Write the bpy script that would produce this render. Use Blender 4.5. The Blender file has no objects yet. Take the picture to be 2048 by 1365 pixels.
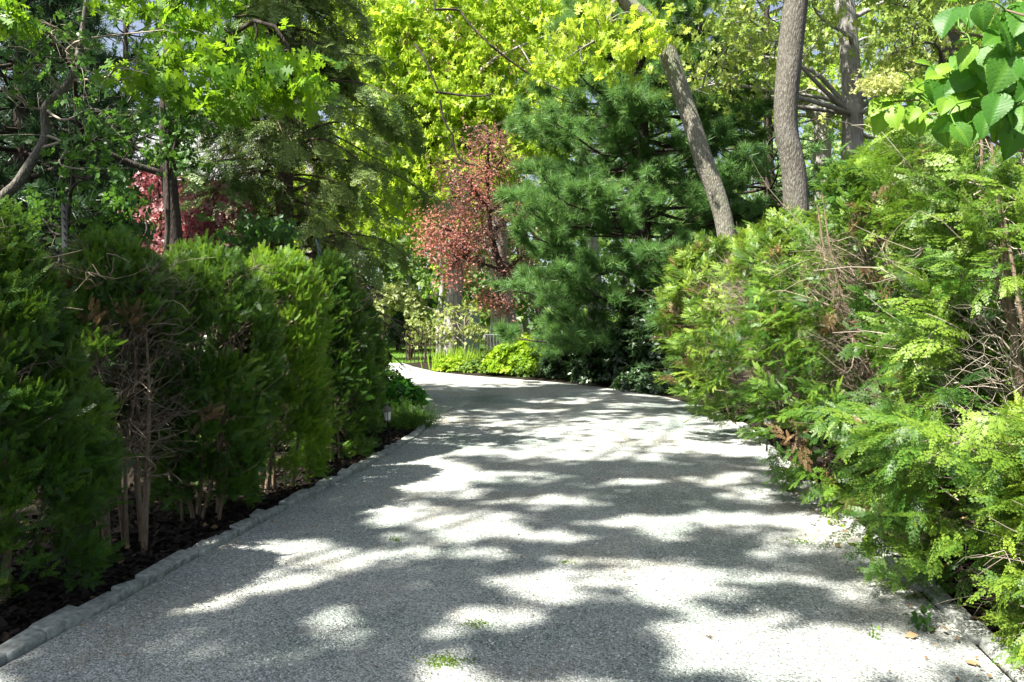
import bpy, bmesh, math
import numpy as np
from mathutils import Vector

# ------------------------------------------------------------------ camera, sky, sun, exposure
SC = bpy.context.scene
COL = SC.collection
F, H, YH = 1593.0, 1.56, 640.0            # focal length in photo pixels, eye height, horizon row
cam_d = bpy.data.cameras.new('camera')
cam_d.sensor_width = 36.0
cam_d.lens = 36.0 * F / 2048.0
cam_d.shift_y = -(682.5 - YH) / 2048.0
cam_d.clip_start = 0.05
cam_d.clip_end = 1000.0
cam = bpy.data.objects.new('camera', cam_d)
COL.objects.link(cam)
cam.location = (0, 0, H)
cam.rotation_euler = (math.radians(90), 0, 0)
SC.camera = cam

EL = math.radians(56)
AZ = np.array([-0.80, -0.60])
TO_SUN = np.array([AZ[0] * math.cos(EL), AZ[1] * math.cos(EL), math.sin(EL)])
world = bpy.data.worlds.new('World')
SC.world = world
world.use_nodes = True
nt = world.node_tree
sky = nt.nodes.new('ShaderNodeTexSky')
sky.sky_type = 'NISHITA'
sky.sun_disc = False
sky.sun_elevation = EL
sky.sun_rotation = math.atan2(AZ[0], AZ[1])
bg = nt.nodes['Background']
sky.air_density = 0.8
sky.dust_density = 2.0
sky.ozone_density = 0.4
hs = nt.nodes.new('ShaderNodeHueSaturation')          # hazy spring sky, less blue
hs.inputs['Saturation'].default_value = .72
nt.links.new(sky.outputs[0], hs.inputs['Color'])
nt.links.new(hs.outputs[0], bg.inputs[0])
bg.inputs[1].default_value = 0.06
sun_d = bpy.data.lights.new('sun', 'SUN')
sun_d.energy = 5.0
sun_d.angle = math.radians(0.53)
sun_d.color = (1.0, 0.95, 0.86)
sun = bpy.data.objects.new('sun', sun_d)
COL.objects.link(sun)
sun.rotation_euler = Vector(TO_SUN).to_track_quat('Z', 'Y').to_euler()
SC.view_settings.view_transform = 'Standard'
SC.view_settings.look = 'None'
SC.view_settings.exposure = 1.95
SC.view_settings.gamma = 1.0
cy = SC.cycles
cy.max_bounces = 7
cy.diffuse_bounces = 4
cy.glossy_bounces = 2
cy.transmission_bounces = 5
cy.transparent_max_bounces = 6
cy.caustics_reflective = False
cy.caustics_refractive = False
cy.sample_clamp_indirect = 6.0
cy.use_denoising = True

# ------------------------------------------------------------------ helpers
rng = np.random.default_rng(7)


def reseed(k):
    global rng
    rng = np.random.default_rng(k)


def W(px, py, Y):
    """photo pixel at depth Y -> world point"""
    return np.array([(px - 1024) / F * Y, Y, H + (YH - py) / F * Y])


def G(px, py):
    """photo pixel of a point on the ground -> world x, y"""
    Y = F * H / (py - YH)
    return np.array([(px - 1024) / F * Y, Y])


def unit(v):
    v = np.asarray(v, float)
    return v / (np.linalg.norm(v, axis=-1, keepdims=True) + 1e-9)


def rdir(n):
    return unit(rng.normal(size=(n, 3)))


class Noise:
    """smooth 3-D pseudo noise, about -1..1"""
    def __init__(self, seed, freq, octaves=7):
        r = np.random.default_rng(seed)
        self.k = unit(r.normal(size=(octaves, 3))) * freq * r.uniform(.6, 1.7, (octaves, 1))
        self.p = r.uniform(0, 6.28, octaves)

    def __call__(self, P):
        return np.sin(P @ self.k.T + self.p).sum(1) / math.sqrt(len(self.p)) * 0.8


def scatter(T, pos, d, n, s, tone):
    """copies of a small template (y along d, z near n) at pos"""
    Vt, Ft, tt = T
    pos = np.asarray(pos, float)
    N = len(pos)
    y = unit(d)
    z = n - (n * y).sum(1, keepdims=True) * y
    z = unit(z)
    x = np.cross(y, z)
    s = np.broadcast_to(np.asarray(s, float), (N,))[:, None, None]
    V = pos[:, None] + s * (Vt[None, :, 0:1] * x[:, None] + Vt[None, :, 1:2] * y[:, None] + Vt[None, :, 2:3] * z[:, None])
    k = len(Vt)
    Fo = Ft[None] + (np.arange(N) * k)[:, None, None]
    tn = np.clip(np.broadcast_to(np.asarray(tone, float), (N,))[:, None] + tt[None], 0, 1)
    return V.reshape(-1, 3), Fo.reshape(-1, Ft.shape[1]), tn.reshape(-1)


def strips(P, rad, sides=3, tone=0.5):
    """P (N,S,3) paths, rad (N,S): thin tapered tubes"""
    N, S, _ = P.shape
    T = np.gradient(P, axis=1)
    T = unit(T)
    ref = np.where(np.abs(T[:, :1, 2:3]) > .9, np.array([1., 0, 0]), np.array([0, 0, 1.]))
    ref = np.broadcast_to(ref, T.shape)
    a = unit(np.cross(T, ref))
    b = np.cross(T, a)
    ang = np.arange(sides) / sides * 2 * math.pi
    V = P[:, :, None] + rad[:, :, None, None] * (np.cos(ang)[None, None, :, None] * a[:, :, None] + np.sin(ang)[None, None, :, None] * b[:, :, None])
    idx = np.arange(N * S * sides).reshape(N, S, sides)
    i0, i1 = idx[:, :-1], idx[:, 1:]
    Fq = np.stack([i0, np.roll(i0, -1, 2), np.roll(i1, -1, 2), i1], -1).reshape(-1, 4)
    tn = np.repeat(np.broadcast_to(np.asarray(tone, float), (N,)), (S - 1) * sides)
    return V.reshape(-1, 3), Fq, tn


def twigs(P0, D, L, r, bend=.25, segs=4, droop=0.0, sides=3, tone=.5):
    N = len(P0)
    t = np.linspace(0, 1, segs + 1)[None, :, None]
    L = np.broadcast_to(np.asarray(L, float), (N,))[:, None, None]
    r = np.broadcast_to(np.asarray(r, float), (N,))[:, None]
    off = rng.normal(size=(N, 1, 3)) * bend
    off2 = rng.normal(size=(N, 1, 3)) * bend * .35
    P = P0[:, None] + L * (unit(D)[:, None] * t + off * t * t + off2 * np.sin(t * 7) + np.array([0, 0, -1.]) * droop * t * t)
    return strips(P, r * (1 - .75 * t[..., 0]), sides, tone), P


def limbs(P0, P1, r0, r1, wig=.12, segs=6, sides=5, rise=0.0):
    N = len(P0)
    t = np.linspace(0, 1, segs + 1)[None, :, None]
    L = np.linalg.norm(P1 - P0, axis=1)[:, None, None]
    o1 = rng.normal(size=(N, 1, 3)) * wig
    o2 = rng.normal(size=(N, 1, 3)) * wig * .5
    P = P0[:, None] + (P1 - P0)[:, None] * t + L * (o1 * np.sin(t * math.pi) + o2 * np.sin(t * 2 * math.pi)) + L * rise * np.sin(t * math.pi) * np.array([0, 0, 1.])
    r0 = np.broadcast_to(np.asarray(r0, float), (N,))[:, None]
    r1 = np.broadcast_to(np.asarray(r1, float), (N,))[:, None]
    return strips(P, r0 + (r1 - r0) * t[..., 0], sides), P


def trunk_mesh(pts, rad, sides=16, rough=.05, seed=0, per=10):
    """one smooth tapered trunk through the given points"""
    pts = np.asarray(pts, float)
    rad = np.asarray(rad, float)
    n = len(pts)
    out, orad = [], []
    ext = np.vstack([2 * pts[0] - pts[1], pts, 2 * pts[-1] - pts[-2]])
    for i in range(n - 1):
        p0, p1, p2, p3 = ext[i:i + 4]
        for k in range(per):
            t = k / per
            out.append(.5 * ((2 * p1) + (-p0 + p2) * t + (2 * p0 - 5 * p1 + 4 * p2 - p3) * t * t + (-p0 + 3 * p1 - 3 * p2 + p3) * t ** 3))
            orad.append(rad[i] * (1 - t) + rad[i + 1] * t)
    out.append(pts[-1])
    orad.append(rad[-1])
    P = np.array(out)
    Rr = np.array(orad)
    V, Fq, tn = strips(P[None], Rr[None], sides)
    nz = Noise(seed, 3.0 / max(rad[0], .02) * .5)
    c = np.repeat(P, sides, 0)
    V = c + (V - c) * (1 + rough * nz(V * np.array([1, 1, .35]))[:, None])
    return V, Fq, tn


def path_at(P, u):
    """points at u (0..1) along polyline P"""
    P = np.asarray(P, float)
    f = np.clip(u, 0, .999) * (len(P) - 1)
    i = f.astype(int)
    w = (f - i)[:, None]
    return P[i] * (1 - w) + P[i + 1] * w


def build(name, chunks, material, parent=None, smooth=False):
    """link ONE mesh object made of the chunks (world coordinates)"""
    if isinstance(chunks, tuple):
        chunks = [chunks]
    Vs, loops, starts, tones = [], [], [], []
    vo = lo = 0
    for V, Fq, tn in chunks:
        Vs.append(V)
        loops.append((Fq + vo).reshape(-1))
        q = Fq.shape[1]
        starts.append(lo + np.arange(len(Fq)) * q)
        tones.append(np.broadcast_to(np.asarray(tn, float), (len(Fq),)))
        vo += len(V)
        lo += Fq.size
    V = np.concatenate(Vs)
    loops = np.concatenate(loops).astype(np.int32)
    starts = np.concatenate(starts).astype(np.int32)
    tones = np.concatenate(tones).astype(np.float32)
    off = np.zeros(3)
    p = parent
    while p is not None:
        off += np.array(p.location)
        p = p.parent
    V = (V - off).astype(np.float32)
    me = bpy.data.meshes.new(name)
    me.vertices.add(len(V))
    me.vertices.foreach_set('co', V.reshape(-1))
    me.loops.add(len(loops))
    me.loops.foreach_set('vertex_index', loops)
    me.polygons.add(len(starts))
    me.polygons.foreach_set('loop_start', starts)
    me.update(calc_edges=True)
    at = me.attributes.new('tone', 'FLOAT', 'FACE')
    at.data.foreach_set('value', tones)
    if smooth:
        me.polygons.foreach_set('use_smooth', np.ones(len(starts), bool))
    me.materials.append(material)
    o = bpy.data.objects.new(name, me)
    COL.objects.link(o)
    if parent is not None:
        o.parent = parent
    return o


def tag(o, label=None, cat=None, group=None, kind=None):
    if label:
        o['label'] = label
    if cat:
        o['category'] = cat
    if group:
        o['group'] = group
    if kind:
        o['kind'] = kind
    return o


def thing(name, label, cat, loc, group=None):
    o = bpy.data.objects.new(name, None)
    COL.objects.link(o)
    o.location = tuple(loc)
    o.empty_display_size = .1
    return tag(o, label, cat, group)


def bm_object(name, bm, material, parent=None, smooth=False):
    me = bpy.data.meshes.new(name)
    bm.to_mesh(me)
    bm.free()
    if smooth:
        me.polygons.foreach_set('use_smooth', np.ones(len(me.polygons), bool))
    me.materials.append(material)
    o = bpy.data.objects.new(name, me)
    COL.objects.link(o)
    if parent is not None:
        o.parent = parent
    return o


# ------------------------------------------------------------------ materials
def new_mat(name):
    m = bpy.data.materials.new(name)
    m.use_nodes = True
    t = m.node_tree
    return m, t, t.nodes['Principled BSDF'], t.nodes['Material Output']


def ramp(t, stops):
    r = t.nodes.new('ShaderNodeValToRGB')
    e = r.color_ramp.elements
    while len(e) < len(stops):
        e.new(.5)
    for el, (p, c) in zip(e, stops):
        el.position = p
        el.color = (*c, 1)
    return r


def noise_node(t, scale, detail=4, rough=.55, vec=None):
    n = t.nodes.new('ShaderNodeTexNoise')
    n.inputs['Scale'].default_value = scale
    n.inputs['Detail'].default_value = detail
    n.inputs['Roughness'].default_value = rough
    if vec is not None:
        t.links.new(vec, n.inputs['Vector'])
    return n


def leaf_mat(name, dark, mid, light, trans, amount=.4, rough=.45, spec=.35):
    m, t, p, out = new_mat(name)
    a = t.nodes.new('ShaderNodeAttribute')
    a.attribute_name = 'tone'
    r = ramp(t, [(0, dark), (.5, mid), (1, light)])
    t.links.new(a.outputs['Fac'], r.inputs[0])
    t.links.new(r.outputs[0], p.inputs['Base Color'])
    p.inputs['Roughness'].default_value = rough
    p.inputs['Specular IOR Level'].default_value = spec
    tr = t.nodes.new('ShaderNodeBsdfTranslucent')
    mul = t.nodes.new('ShaderNodeMix')
    mul.data_type = 'RGBA'
    mul.blend_type = 'MIX'
    mul.inputs[0].default_value = .65
    t.links.new(r.outputs[0], mul.inputs[6])
    mul.inputs[7].default_value = (*trans, 1)
    t.links.new(mul.outputs[2], tr.inputs[0])
    mx = t.nodes.new('ShaderNodeMixShader')
    mx.inputs[0].default_value = amount
    t.links.new(p.outputs[0], mx.inputs[1])
    t.links.new(tr.outputs[0], mx.inputs[2])
    t.links.new(mx.outputs[0], out.inputs[0])
    return m


def bark_mat(name, dark, light, scale=9.0, stretch=.18, bump=.5, moss=None):
    m, t, p, out = new_mat(name)
    g = t.nodes.new('ShaderNodeNewGeometry')
    mp = t.nodes.new('ShaderNodeMapping')
    mp.inputs['Scale'].default_value = (1, 1, stretch)
    t.links.new(g.outputs['Position'], mp.inputs[0])
    n1 = noise_node(t, scale * 2.2, 5, .65, mp.outputs[0])
    v = t.nodes.new('ShaderNodeTexVoronoi')
    v.feature = 'DISTANCE_TO_EDGE'
    v.inputs['Scale'].default_value = scale * 2.2
    t.links.new(mp.outputs[0], v.inputs['Vector'])
    mlt = t.nodes.new('ShaderNodeMath')
    mlt.operation = 'MULTIPLY_ADD'
    t.links.new(v.outputs[0], mlt.inputs[0])
    mlt.inputs[1].default_value = .9
    t.links.new(n1.outputs[0], mlt.inputs[2])
    r = ramp(t, [(.3, dark), (.85, light)])
    t.links.new(mlt.outputs[0], r.inputs[0])
    n2 = noise_node(t, 2.5, 4, .6, g.outputs['Position'])
    mx = t.nodes.new('ShaderNodeMix')
    mx.data_type = 'RGBA'
    r2 = ramp(t, [(.52, (0, 0, 0)), (.68, (1, 1, 1))])
    t.links.new(n2.outputs[0], r2.inputs[0])
    t.links.new(r2.outputs[0], mx.inputs[0])
    t.links.new(r.outputs[0], mx.inputs[6])
    mx.inputs[7].default_value = (*(moss or [c * .8 + .02 for c in light]), 1)
    t.links.new(mx.outputs[2], p.inputs['Base Color'])
    p.inputs['Roughness'].default_value = .9
    p.inputs['Specular IOR Level'].default_value = .15
    b = t.nodes.new('ShaderNodeBump')
    b.inputs['Strength'].default_value = bump
    b.inputs['Distance'].default_value = .03
    t.links.new(mlt.outputs[0], b.inputs['Height'])
    t.links.new(b.outputs[0], p.inputs['Normal'])
    return m


def tone_mat(name, c0, c1, rough=.85, spec=.2):
    m, t, p, out = new_mat(name)
    a = t.nodes.new('ShaderNodeAttribute')
    a.attribute_name = 'tone'
    r = ramp(t, [(0, c0), (1, c1)])
    t.links.new(a.outputs['Fac'], r.inputs[0])
    t.links.new(r.outputs[0], p.inputs['Base Color'])
    p.inputs['Roughness'].default_value = rough
    p.inputs['Specular IOR Level'].default_value = spec
    return m


def plain_mat(name, col, rough=.6, metal=0.0, nscale=14, amt=.25, bump=.15):
    m, t, p, out = new_mat(name)
    p.inputs['Specular IOR Level'].default_value = .15 if max(col) < .1 else .4
    g = t.nodes.new('ShaderNodeNewGeometry')
    n = noise_node(t, nscale, 5, .6, g.outputs['Position'])
    r = ramp(t, [(.3, [c * (1 - amt) for c in col]), (.7, [min(1, c * (1 + amt)) for c in col])])
    t.links.new(n.outputs[0], r.inputs[0])
    t.links.new(r.outputs[0], p.inputs['Base Color'])
    p.inputs['Roughness'].default_value = rough
    p.inputs['Metallic'].default_value = metal
    b = t.nodes.new('ShaderNodeBump')
    b.inputs['Strength'].default_value = bump
    b.inputs['Distance'].default_value = .01
    t.links.new(n.outputs[0], b.inputs['Height'])
    t.links.new(b.outputs[0], p.inputs['Normal'])
    return m


def gravel_mat():
    m, t, p, out = new_mat('gravel')
    g = t.nodes.new('ShaderNodeNewGeometry')
    v = t.nodes.new('ShaderNodeTexVoronoi')
    v.inputs['Scale'].default_value = 92
    t.links.new(g.outputs['Position'], v.inputs['Vector'])
    sep = t.nodes.new('ShaderNodeSeparateColor')
    t.links.new(v.outputs['Color'], sep.inputs[0])
    r = ramp(t, [(0, (.15, .162, .152)), (.25, (.26, .277, .262)), (.6, (.34, .362, .345)), (1, (.48, .505, .485))])
    t.links.new(sep.outputs[0], r.inputs[0])
    # worn, dustier and browner patches, and a faint mossy film
    n = noise_node(t, .55, 6, .6, g.outputs['Position'])
    r2 = ramp(t, [(.36, (.66, .74, .70)), (.5, (1, 1, 1)), (.64, (1.0, .94, .85))])
    t.links.new(n.outputs[0], r2.inputs[0])
    mx = t.nodes.new('ShaderNodeMix')
    mx.data_type = 'RGBA'
    mx.blend_type = 'MULTIPLY'
    mx.inputs[0].default_value = 1
    t.links.new(r.outputs[0], mx.inputs[6])
    t.links.new(r2.outputs[0], mx.inputs[7])
    mpt = t.nodes.new('ShaderNodeMapping')
    mpt.inputs['Scale'].default_value = (1.6, .10, 1)
    mpt.inputs['Rotation'].default_value = (0, 0, .12)
    t.links.new(g.outputs['Position'], mpt.inputs[0])
    nt2 = noise_node(t, 1.0, 3, .5, mpt.outputs[0])
    rt = ramp(t, [(.36, (.80, .81, .80)), (.5, (1, 1, 1)), (.66, (1.08, 1.07, 1.05))])
    t.links.new(nt2.outputs[0], rt.inputs[0])
    mxt = t.nodes.new('ShaderNodeMix')
    mxt.data_type = 'RGBA'
    mxt.blend_type = 'MULTIPLY'
    mxt.inputs[0].default_value = 1
    t.links.new(mx.outputs[2], mxt.inputs[6])
    t.links.new(rt.outputs[0], mxt.inputs[7])
    n3 = noise_node(t, 2.2, 5, .7, g.outputs['Position'])
    r3 = ramp(t, [(.55, (0, 0, 0)), (.74, (.55, .55, .55))])
    t.links.new(n3.outputs[0], r3.inputs[0])
    mx3 = t.nodes.new('ShaderNodeMix')
    mx3.data_type = 'RGBA'
    t.links.new(r3.outputs[0], mx3.inputs[0])
    t.links.new(mxt.outputs[2], mx3.inputs[6])
    mx3.inputs[7].default_value = (.24, .215, .17, 1)
    t.links.new(mx3.outputs[2], p.inputs['Base Color'])
    p.inputs['Roughness'].default_value = .9
    p.inputs['Specular IOR Level'].default_value = .2
    b = t.nodes.new('ShaderNodeBump')
    b.invert = True
    b.inputs['Strength'].default_value = .8
    b.inputs['Distance'].default_value = .012
    t.links.new(v.outputs['Distance'], b.inputs['Height'])
    t.links.new(b.outputs[0], p.inputs['Normal'])
    return m


def soil_mat(name, a, b_, scale=6):
    m, t, p, out = new_mat(name)
    g = t.nodes.new('ShaderNodeNewGeometry')
    n = noise_node(t, scale, 8, .7, g.outputs['Position'])
    r = ramp(t, [(.3, a), (.7, b_)])
    t.links.new(n.outputs[0], r.inputs[0])
    t.links.new(r.outputs[0], p.inputs['Base Color'])
    p.inputs['Roughness'].default_value = .95
    p.inputs['Specular IOR Level'].default_value = .1
    b = t.nodes.new('ShaderNodeBump')
    b.inputs['Strength'].default_value = .8
    b.inputs['Distance'].default_value = .05
    n2 = noise_node(t, 40, 6, .7, g.outputs['Position'])
    t.links.new(n2.outputs[0], b.inputs['Height'])
    t.links.new(b.outputs[0], p.inputs['Normal'])
    return m


M = {}
M['gravel'] = gravel_mat()
M['soil'] = soil_mat('soil', (.012, .010, .008), (.04, .032, .022))
M['grass_ground'] = soil_mat('lawn', (.07, .14, .02), (.13, .22, .035), 3)
M['pebble'] = tone_mat('pebble', (.15, .16, .152), (.57, .59, .57))
M['mulch'] = tone_mat('mulch', (.008, .006, .005), (.045, .032, .023))
M['litter'] = tone_mat('dry_leaf', (.10, .055, .025), (.34, .22, .12))
M['kerb'] = plain_mat('granite', (.27, .285, .26), .9, 0, 22, .5, .8)
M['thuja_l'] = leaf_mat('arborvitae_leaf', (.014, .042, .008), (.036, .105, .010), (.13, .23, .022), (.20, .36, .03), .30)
M['thuja_lit'] = leaf_mat('arborvitae_sunlit_leaf', (.035, .09, .010), (.10, .22, .014), (.26, .39, .03), (.30, .46, .03), .34)  # brighter copy of the arborvitae leaf, sunlight worked into its colour
M['thuja_r'] = leaf_mat('cedar_leaf', (.012, .040, .008), (.050, .130, .016), (.20, .31, .035), (.22, .40, .03), .32)
M['thuja_y'] = leaf_mat('cedar_pale_leaf', (.022, .065, .010), (.080, .165, .018), (.25, .35, .04), (.27, .42, .035), .32)
M['brownleaf'] = leaf_mat('dead_cedar_leaf', (.06, .038, .02), (.14, .085, .04), (.26, .17, .085), (.2, .12, .05), .25)
M['stem'] = bark_mat('stem_bark', (.07, .05, .032), (.25, .19, .13), 30, .15, .4)
M['twig'] = tone_mat('dry_twig', (.07, .05, .035), (.34, .28, .21))
M['twig_pale'] = tone_mat('pale_twig', (.16, .13, .10), (.48, .42, .34))
M['bark'] = bark_mat('oak_bark', (.05, .046, .038), (.19, .178, .15), 15, .26, 1.0)
M['bark_lean'] = bark_mat('grey_bark', (.085, .08, .062), (.30, .285, .235), 16, .28, .9, (.19, .21, .14))
M['bark_far'] = bark_mat('far_bark', (.14, .13, .12), (.40, .38, .36), 5, .2, .6)
M['bark_spruce'] = bark_mat('spruce_bark', (.045, .032, .022), (.14, .10, .075), 14, .4, .8)
M['bark_dark'] = bark_mat('dark_bark', (.02, .016, .014), (.075, .06, .05), 14, .25, .6)
M['pine'] = leaf_mat('pine_needle', (.045, .12, .04), (.11, .245, .065), (.25, .40, .11), (.26, .44, .08), .32)
M['pine_dark'] = leaf_mat('dark_pine_needle', (.014, .040, .020), (.030, .075, .032), (.065, .13, .05), (.06, .13, .03), .2)
M['spruce'] = leaf_mat('spruce_needle', (.035, .085, .026), (.10, .175, .042), (.32, .40, .12), (.28, .40, .08), .33)
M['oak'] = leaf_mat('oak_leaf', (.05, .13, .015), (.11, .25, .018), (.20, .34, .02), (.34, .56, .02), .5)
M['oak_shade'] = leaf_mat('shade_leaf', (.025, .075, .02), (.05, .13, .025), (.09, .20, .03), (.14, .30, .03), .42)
M['maple'] = leaf_mat('spring_maple_leaf', (.17, .285, .02), (.30, .42, .03), (.46, .55, .06), (.56, .76, .06), .58)
M['maple_g'] = leaf_mat('spring_green_leaf', (.15, .28, .035), (.27, .42, .045), (.42, .54, .08), (.46, .70, .06), .56)
M['oak_pale'] = leaf_mat('young_oak_leaf', (.18, .28, .05), (.32, .43, .08), (.50, .55, .15), (.46, .60, .10), .42)
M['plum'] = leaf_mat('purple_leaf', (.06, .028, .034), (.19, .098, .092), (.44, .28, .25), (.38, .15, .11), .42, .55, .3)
M['plum_lit'] = leaf_mat('sunlit_plum_leaf', (.24, .08, .065), (.44, .18, .14), (.60, .34, .27), (.52, .19, .13), .45, .55, .3)  # lit copy of the purple plum leaf, sunshine put into the red
M['redmaple'] = leaf_mat('crimson_leaf', (.13, .035, .045), (.29, .105, .115), (.52, .32, .31), (.5, .13, .13), .4)
M['mound'] = leaf_mat('golden_leaf', (.11, .21, .012), (.22, .37, .016), (.40, .50, .025), (.42, .62, .02), .4)
M['cover'] = leaf_mat('ground_cover_leaf', (.045, .10, .015), (.10, .20, .02), (.25, .34, .03), (.3, .42, .03), .35)
M['rhodo'] = leaf_mat('dark_glossy_leaf', (.014, .034, .012), (.030, .068, .022), (.07, .12, .045), (.07, .14, .02), .2, .32, .5)
M['glossy'] = leaf_mat('glossy_leaf', (.020, .085, .010), (.030, .15, .012), (.06, .22, .02), (.10, .30, .02), .3, .35, .5)
M['pale_shrub'] = leaf_mat('pale_shrub_leaf', (.15, .23, .05), (.30, .39, .10), (.50, .54, .24), (.45, .48, .10), .4)
M['arbor_vine'] = leaf_mat('vine_leaf', (.13, .19, .04), (.30, .37, .12), (.50, .54, .30), (.42, .50, .12), .4)
M['hydrangea'] = leaf_mat('hydrangea_leaf', (.028, .10, .016), (.055, .17, .020), (.20, .34, .03), (.22, .48, .02), .42, .45, .3)
M['flower'] = leaf_mat('flower_bud', (.40, .44, .12), (.52, .54, .20), (.62, .62, .32), (.5, .55, .15), .4)
M['seed'] = leaf_mat('seed_cluster', (.07, .035, .015), (.14, .07, .03), (.22, .11, .05), (.3, .12, .03), .25)
M['blade'] = leaf_mat('grass_blade', (.05, .14, .015), (.11, .25, .025), (.20, .36, .04), (.22, .42, .04), .35)
M['woods'] = leaf_mat('woods_leaf', (.05, .10, .035), (.13, .23, .065), (.28, .40, .11), (.26, .42, .08), .45)
M['iron'] = plain_mat('rusty_iron', (.06, .045, .035), .7, .3)
M['grey_iron'] = plain_mat('grey_iron', (.22, .23, .25), .6, .3)
M['black'] = plain_mat('black_post', (.012, .014, .014), .85)
M['green_post'] = plain_mat('green_post', (.035, .06, .05), .6)
M['bronze'] = plain_mat('weathered_metal', (.13, .125, .10), .65, .2, 60, .35)
M['screen'] = plain_mat('pale_green_screen', (.36, .50, .44), .6)
M['brick'] = None


def brick_mat():
    m, t, p, out = new_mat('pink_brick')
    g = t.nodes.new('ShaderNodeNewGeometry')
    mp = t.nodes.new('ShaderNodeMapping')
    mp.inputs['Rotation'].default_value = (math.radians(90), 0, 0)
    t.links.new(g.outputs['Position'], mp.inputs[0])
    b = t.nodes.new('ShaderNodeTexBrick')
    b.inputs['Color1'].default_value = (.42, .24, .20, 1)
    b.inputs['Color2'].default_value = (.50, .32, .27, 1)
    b.inputs['Mortar'].default_value = (.5, .46, .42, 1)
    b.inputs['Scale'].default_value = 4.0
    b.inputs['Mortar Size'].default_value = .012
    t.links.new(mp.outputs[0], b.inputs['Vector'])
    t.links.new(b.outputs[0], p.inputs['Base Color'])
    p.inputs['Roughness'].default_value = .9
    return m


M['brick'] = brick_mat()
M['roof'] = plain_mat('grey_shingle', (.22, .22, .24), .9, 0, 5, .3)
M['white'] = plain_mat('white_trim', (.75, .74, .70), .6)
mg, tg, pg, og = new_mat('lantern_glass')
pg.inputs['Base Color'].default_value = (.80, .80, .76, 1)
pg.inputs['Roughness'].default_value = .4
pg.inputs['Transmission Weight'].default_value = .08
M['glass'] = mg
mw, tw, pw, ow = new_mat('window_glass')
pw.inputs['Base Color'].default_value = (.03, .04, .05, 1)
pw.inputs['Roughness'].default_value = .08
M['window'] = mw


# ------------------------------------------------------------------ leaf templates (V, F, tone offset per face)
def tpl(V, Fq, tn=None):
    V = np.asarray(V, float)
    Fq = np.asarray(Fq, int)
    return V, Fq, (np.zeros(len(Fq)) if tn is None else np.asarray(tn, float))


def quad_at(p, d, L, w, nrm=(0, 0, 1)):
    p = np.asarray(p, float)
    d = unit(np.asarray(d, float))
    s = unit(np.cross(d, nrm))
    return [p, p + d * L * .45 - s * w, p + d * L, p + d * L * .45 + s * w]


def frond(levels=2, nb=7, w=.030, curve=.25, bl=.40):
    """flat scale-leaf spray: rachis, alternate branchlets, sub-branchlets"""
    V, Fq, tn = [], [], []

    def add(p, d, L, ww, t):
        k = len(V)
        V.extend(quad_at(p, d, L, ww))
        Fq.append([k, k + 1, k + 2, k + 3])
        tn.append(t)
    add((0, 0, 0), (0, 1, 0), 1.0, w * .7, -.05)
    for i in range(nb):
        t = .10 + .80 * i / (nb - 1)
        for s in (-1, 1):
            tt = t + (.04 if s > 0 else 0)
            L = bl * (1 - .72 * tt) * (1 if 0 < i else .8)
            a = math.radians(44 + 6 * math.sin(i * 2.1 + s))
            d = np.array([s * math.sin(a), math.cos(a), .10 * math.sin(i * 3 + s)])
            p = np.array([0, tt, 0])
            add(p, d, L, w * (1.25 if levels == 1 else .8), .22 * tt)
            if levels > 1:
                m = max(2, int(round(L / .09)))
                for j in range(m):
                    u = .25 + .7 * j / m
                    for s2 in (-1, 1):
                        a2 = a + s2 * s * math.radians(42)
                        d2 = np.array([s * math.sin(a2), math.cos(a2), .05 * s2])
                        add(p + d * L * u, d2, L * .42 * (1 - .5 * u) + .03, w * .8, .04 + .30 * u)
    V = np.array(V)
    V[:, 2] -= curve * V[:, 1] ** 2 * .5 + .22 * V[:, 0] ** 2
    return tpl(V, Fq, tn)


FROND_HI = frond(2, 8, .017, .35, .42)
FROND_MID = frond(1, 9, .024, .3, .36)
FROND_UP = frond(1, 8, .028, -.05, .36)


def bough(seed, nf=9, sub=None):
    """flat cedar bough: a stem with alternate fronds, drooping at the tips"""
    r = np.random.default_rng(seed)
    sub = sub or frond(1, 8, .034, .25, .44)
    V, Fq, tn = [np.array(quad_at((0, 0, 0), (0, 1, 0), .9, .008))], [np.array([[0, 1, 2, 3]])], [np.array([-.35])]
    k = 4
    for i in range(nf):
        u = .16 + .80 * i / (nf - 1)
        sd = 1 if i % 2 else -1
        a = math.radians(r.uniform(28, 58)) * (1 - .55 * u) * sd
        if i == nf - 1:
            a = r.uniform(-.15, .15)
        L = (.50 - .22 * u) * r.uniform(.8, 1.2)
        d = np.array([[math.sin(a), math.cos(a), r.uniform(-.18, .22)]])
        nn = np.array([[r.normal() * .35, r.normal() * .25, 1.]])
        v, f, t = scatter(sub, np.array([[0, u, 0]]), d, nn, L, .5)
        V.append(v)
        Fq.append(f + k)
        tn.append(sub[2] + r.uniform(-.06, .06) + .12 * u)
        k += len(v)
    V = np.vstack(V)
    V[:, 2] -= .30 * V[:, 1] ** 2 + .25 * V[:, 0] ** 2
    return tpl(V, np.vstack(Fq), np.concatenate(tn))


BOUGHS = [bough(1, 7, frond(2, 5, .026, .25, .42)), bough(2, 6, frond(2, 5, .026, .3, .42)), bough(3, 8, frond(2, 5, .024, .2, .40))]
BOUGHS_MID = [bough(4, 7, frond(1, 6, .045, .25, .42)), bough(5, 6, frond(1, 6, .045, .25, .42)), bough(6, 8, frond(1, 6, .042, .25, .42))]


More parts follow.
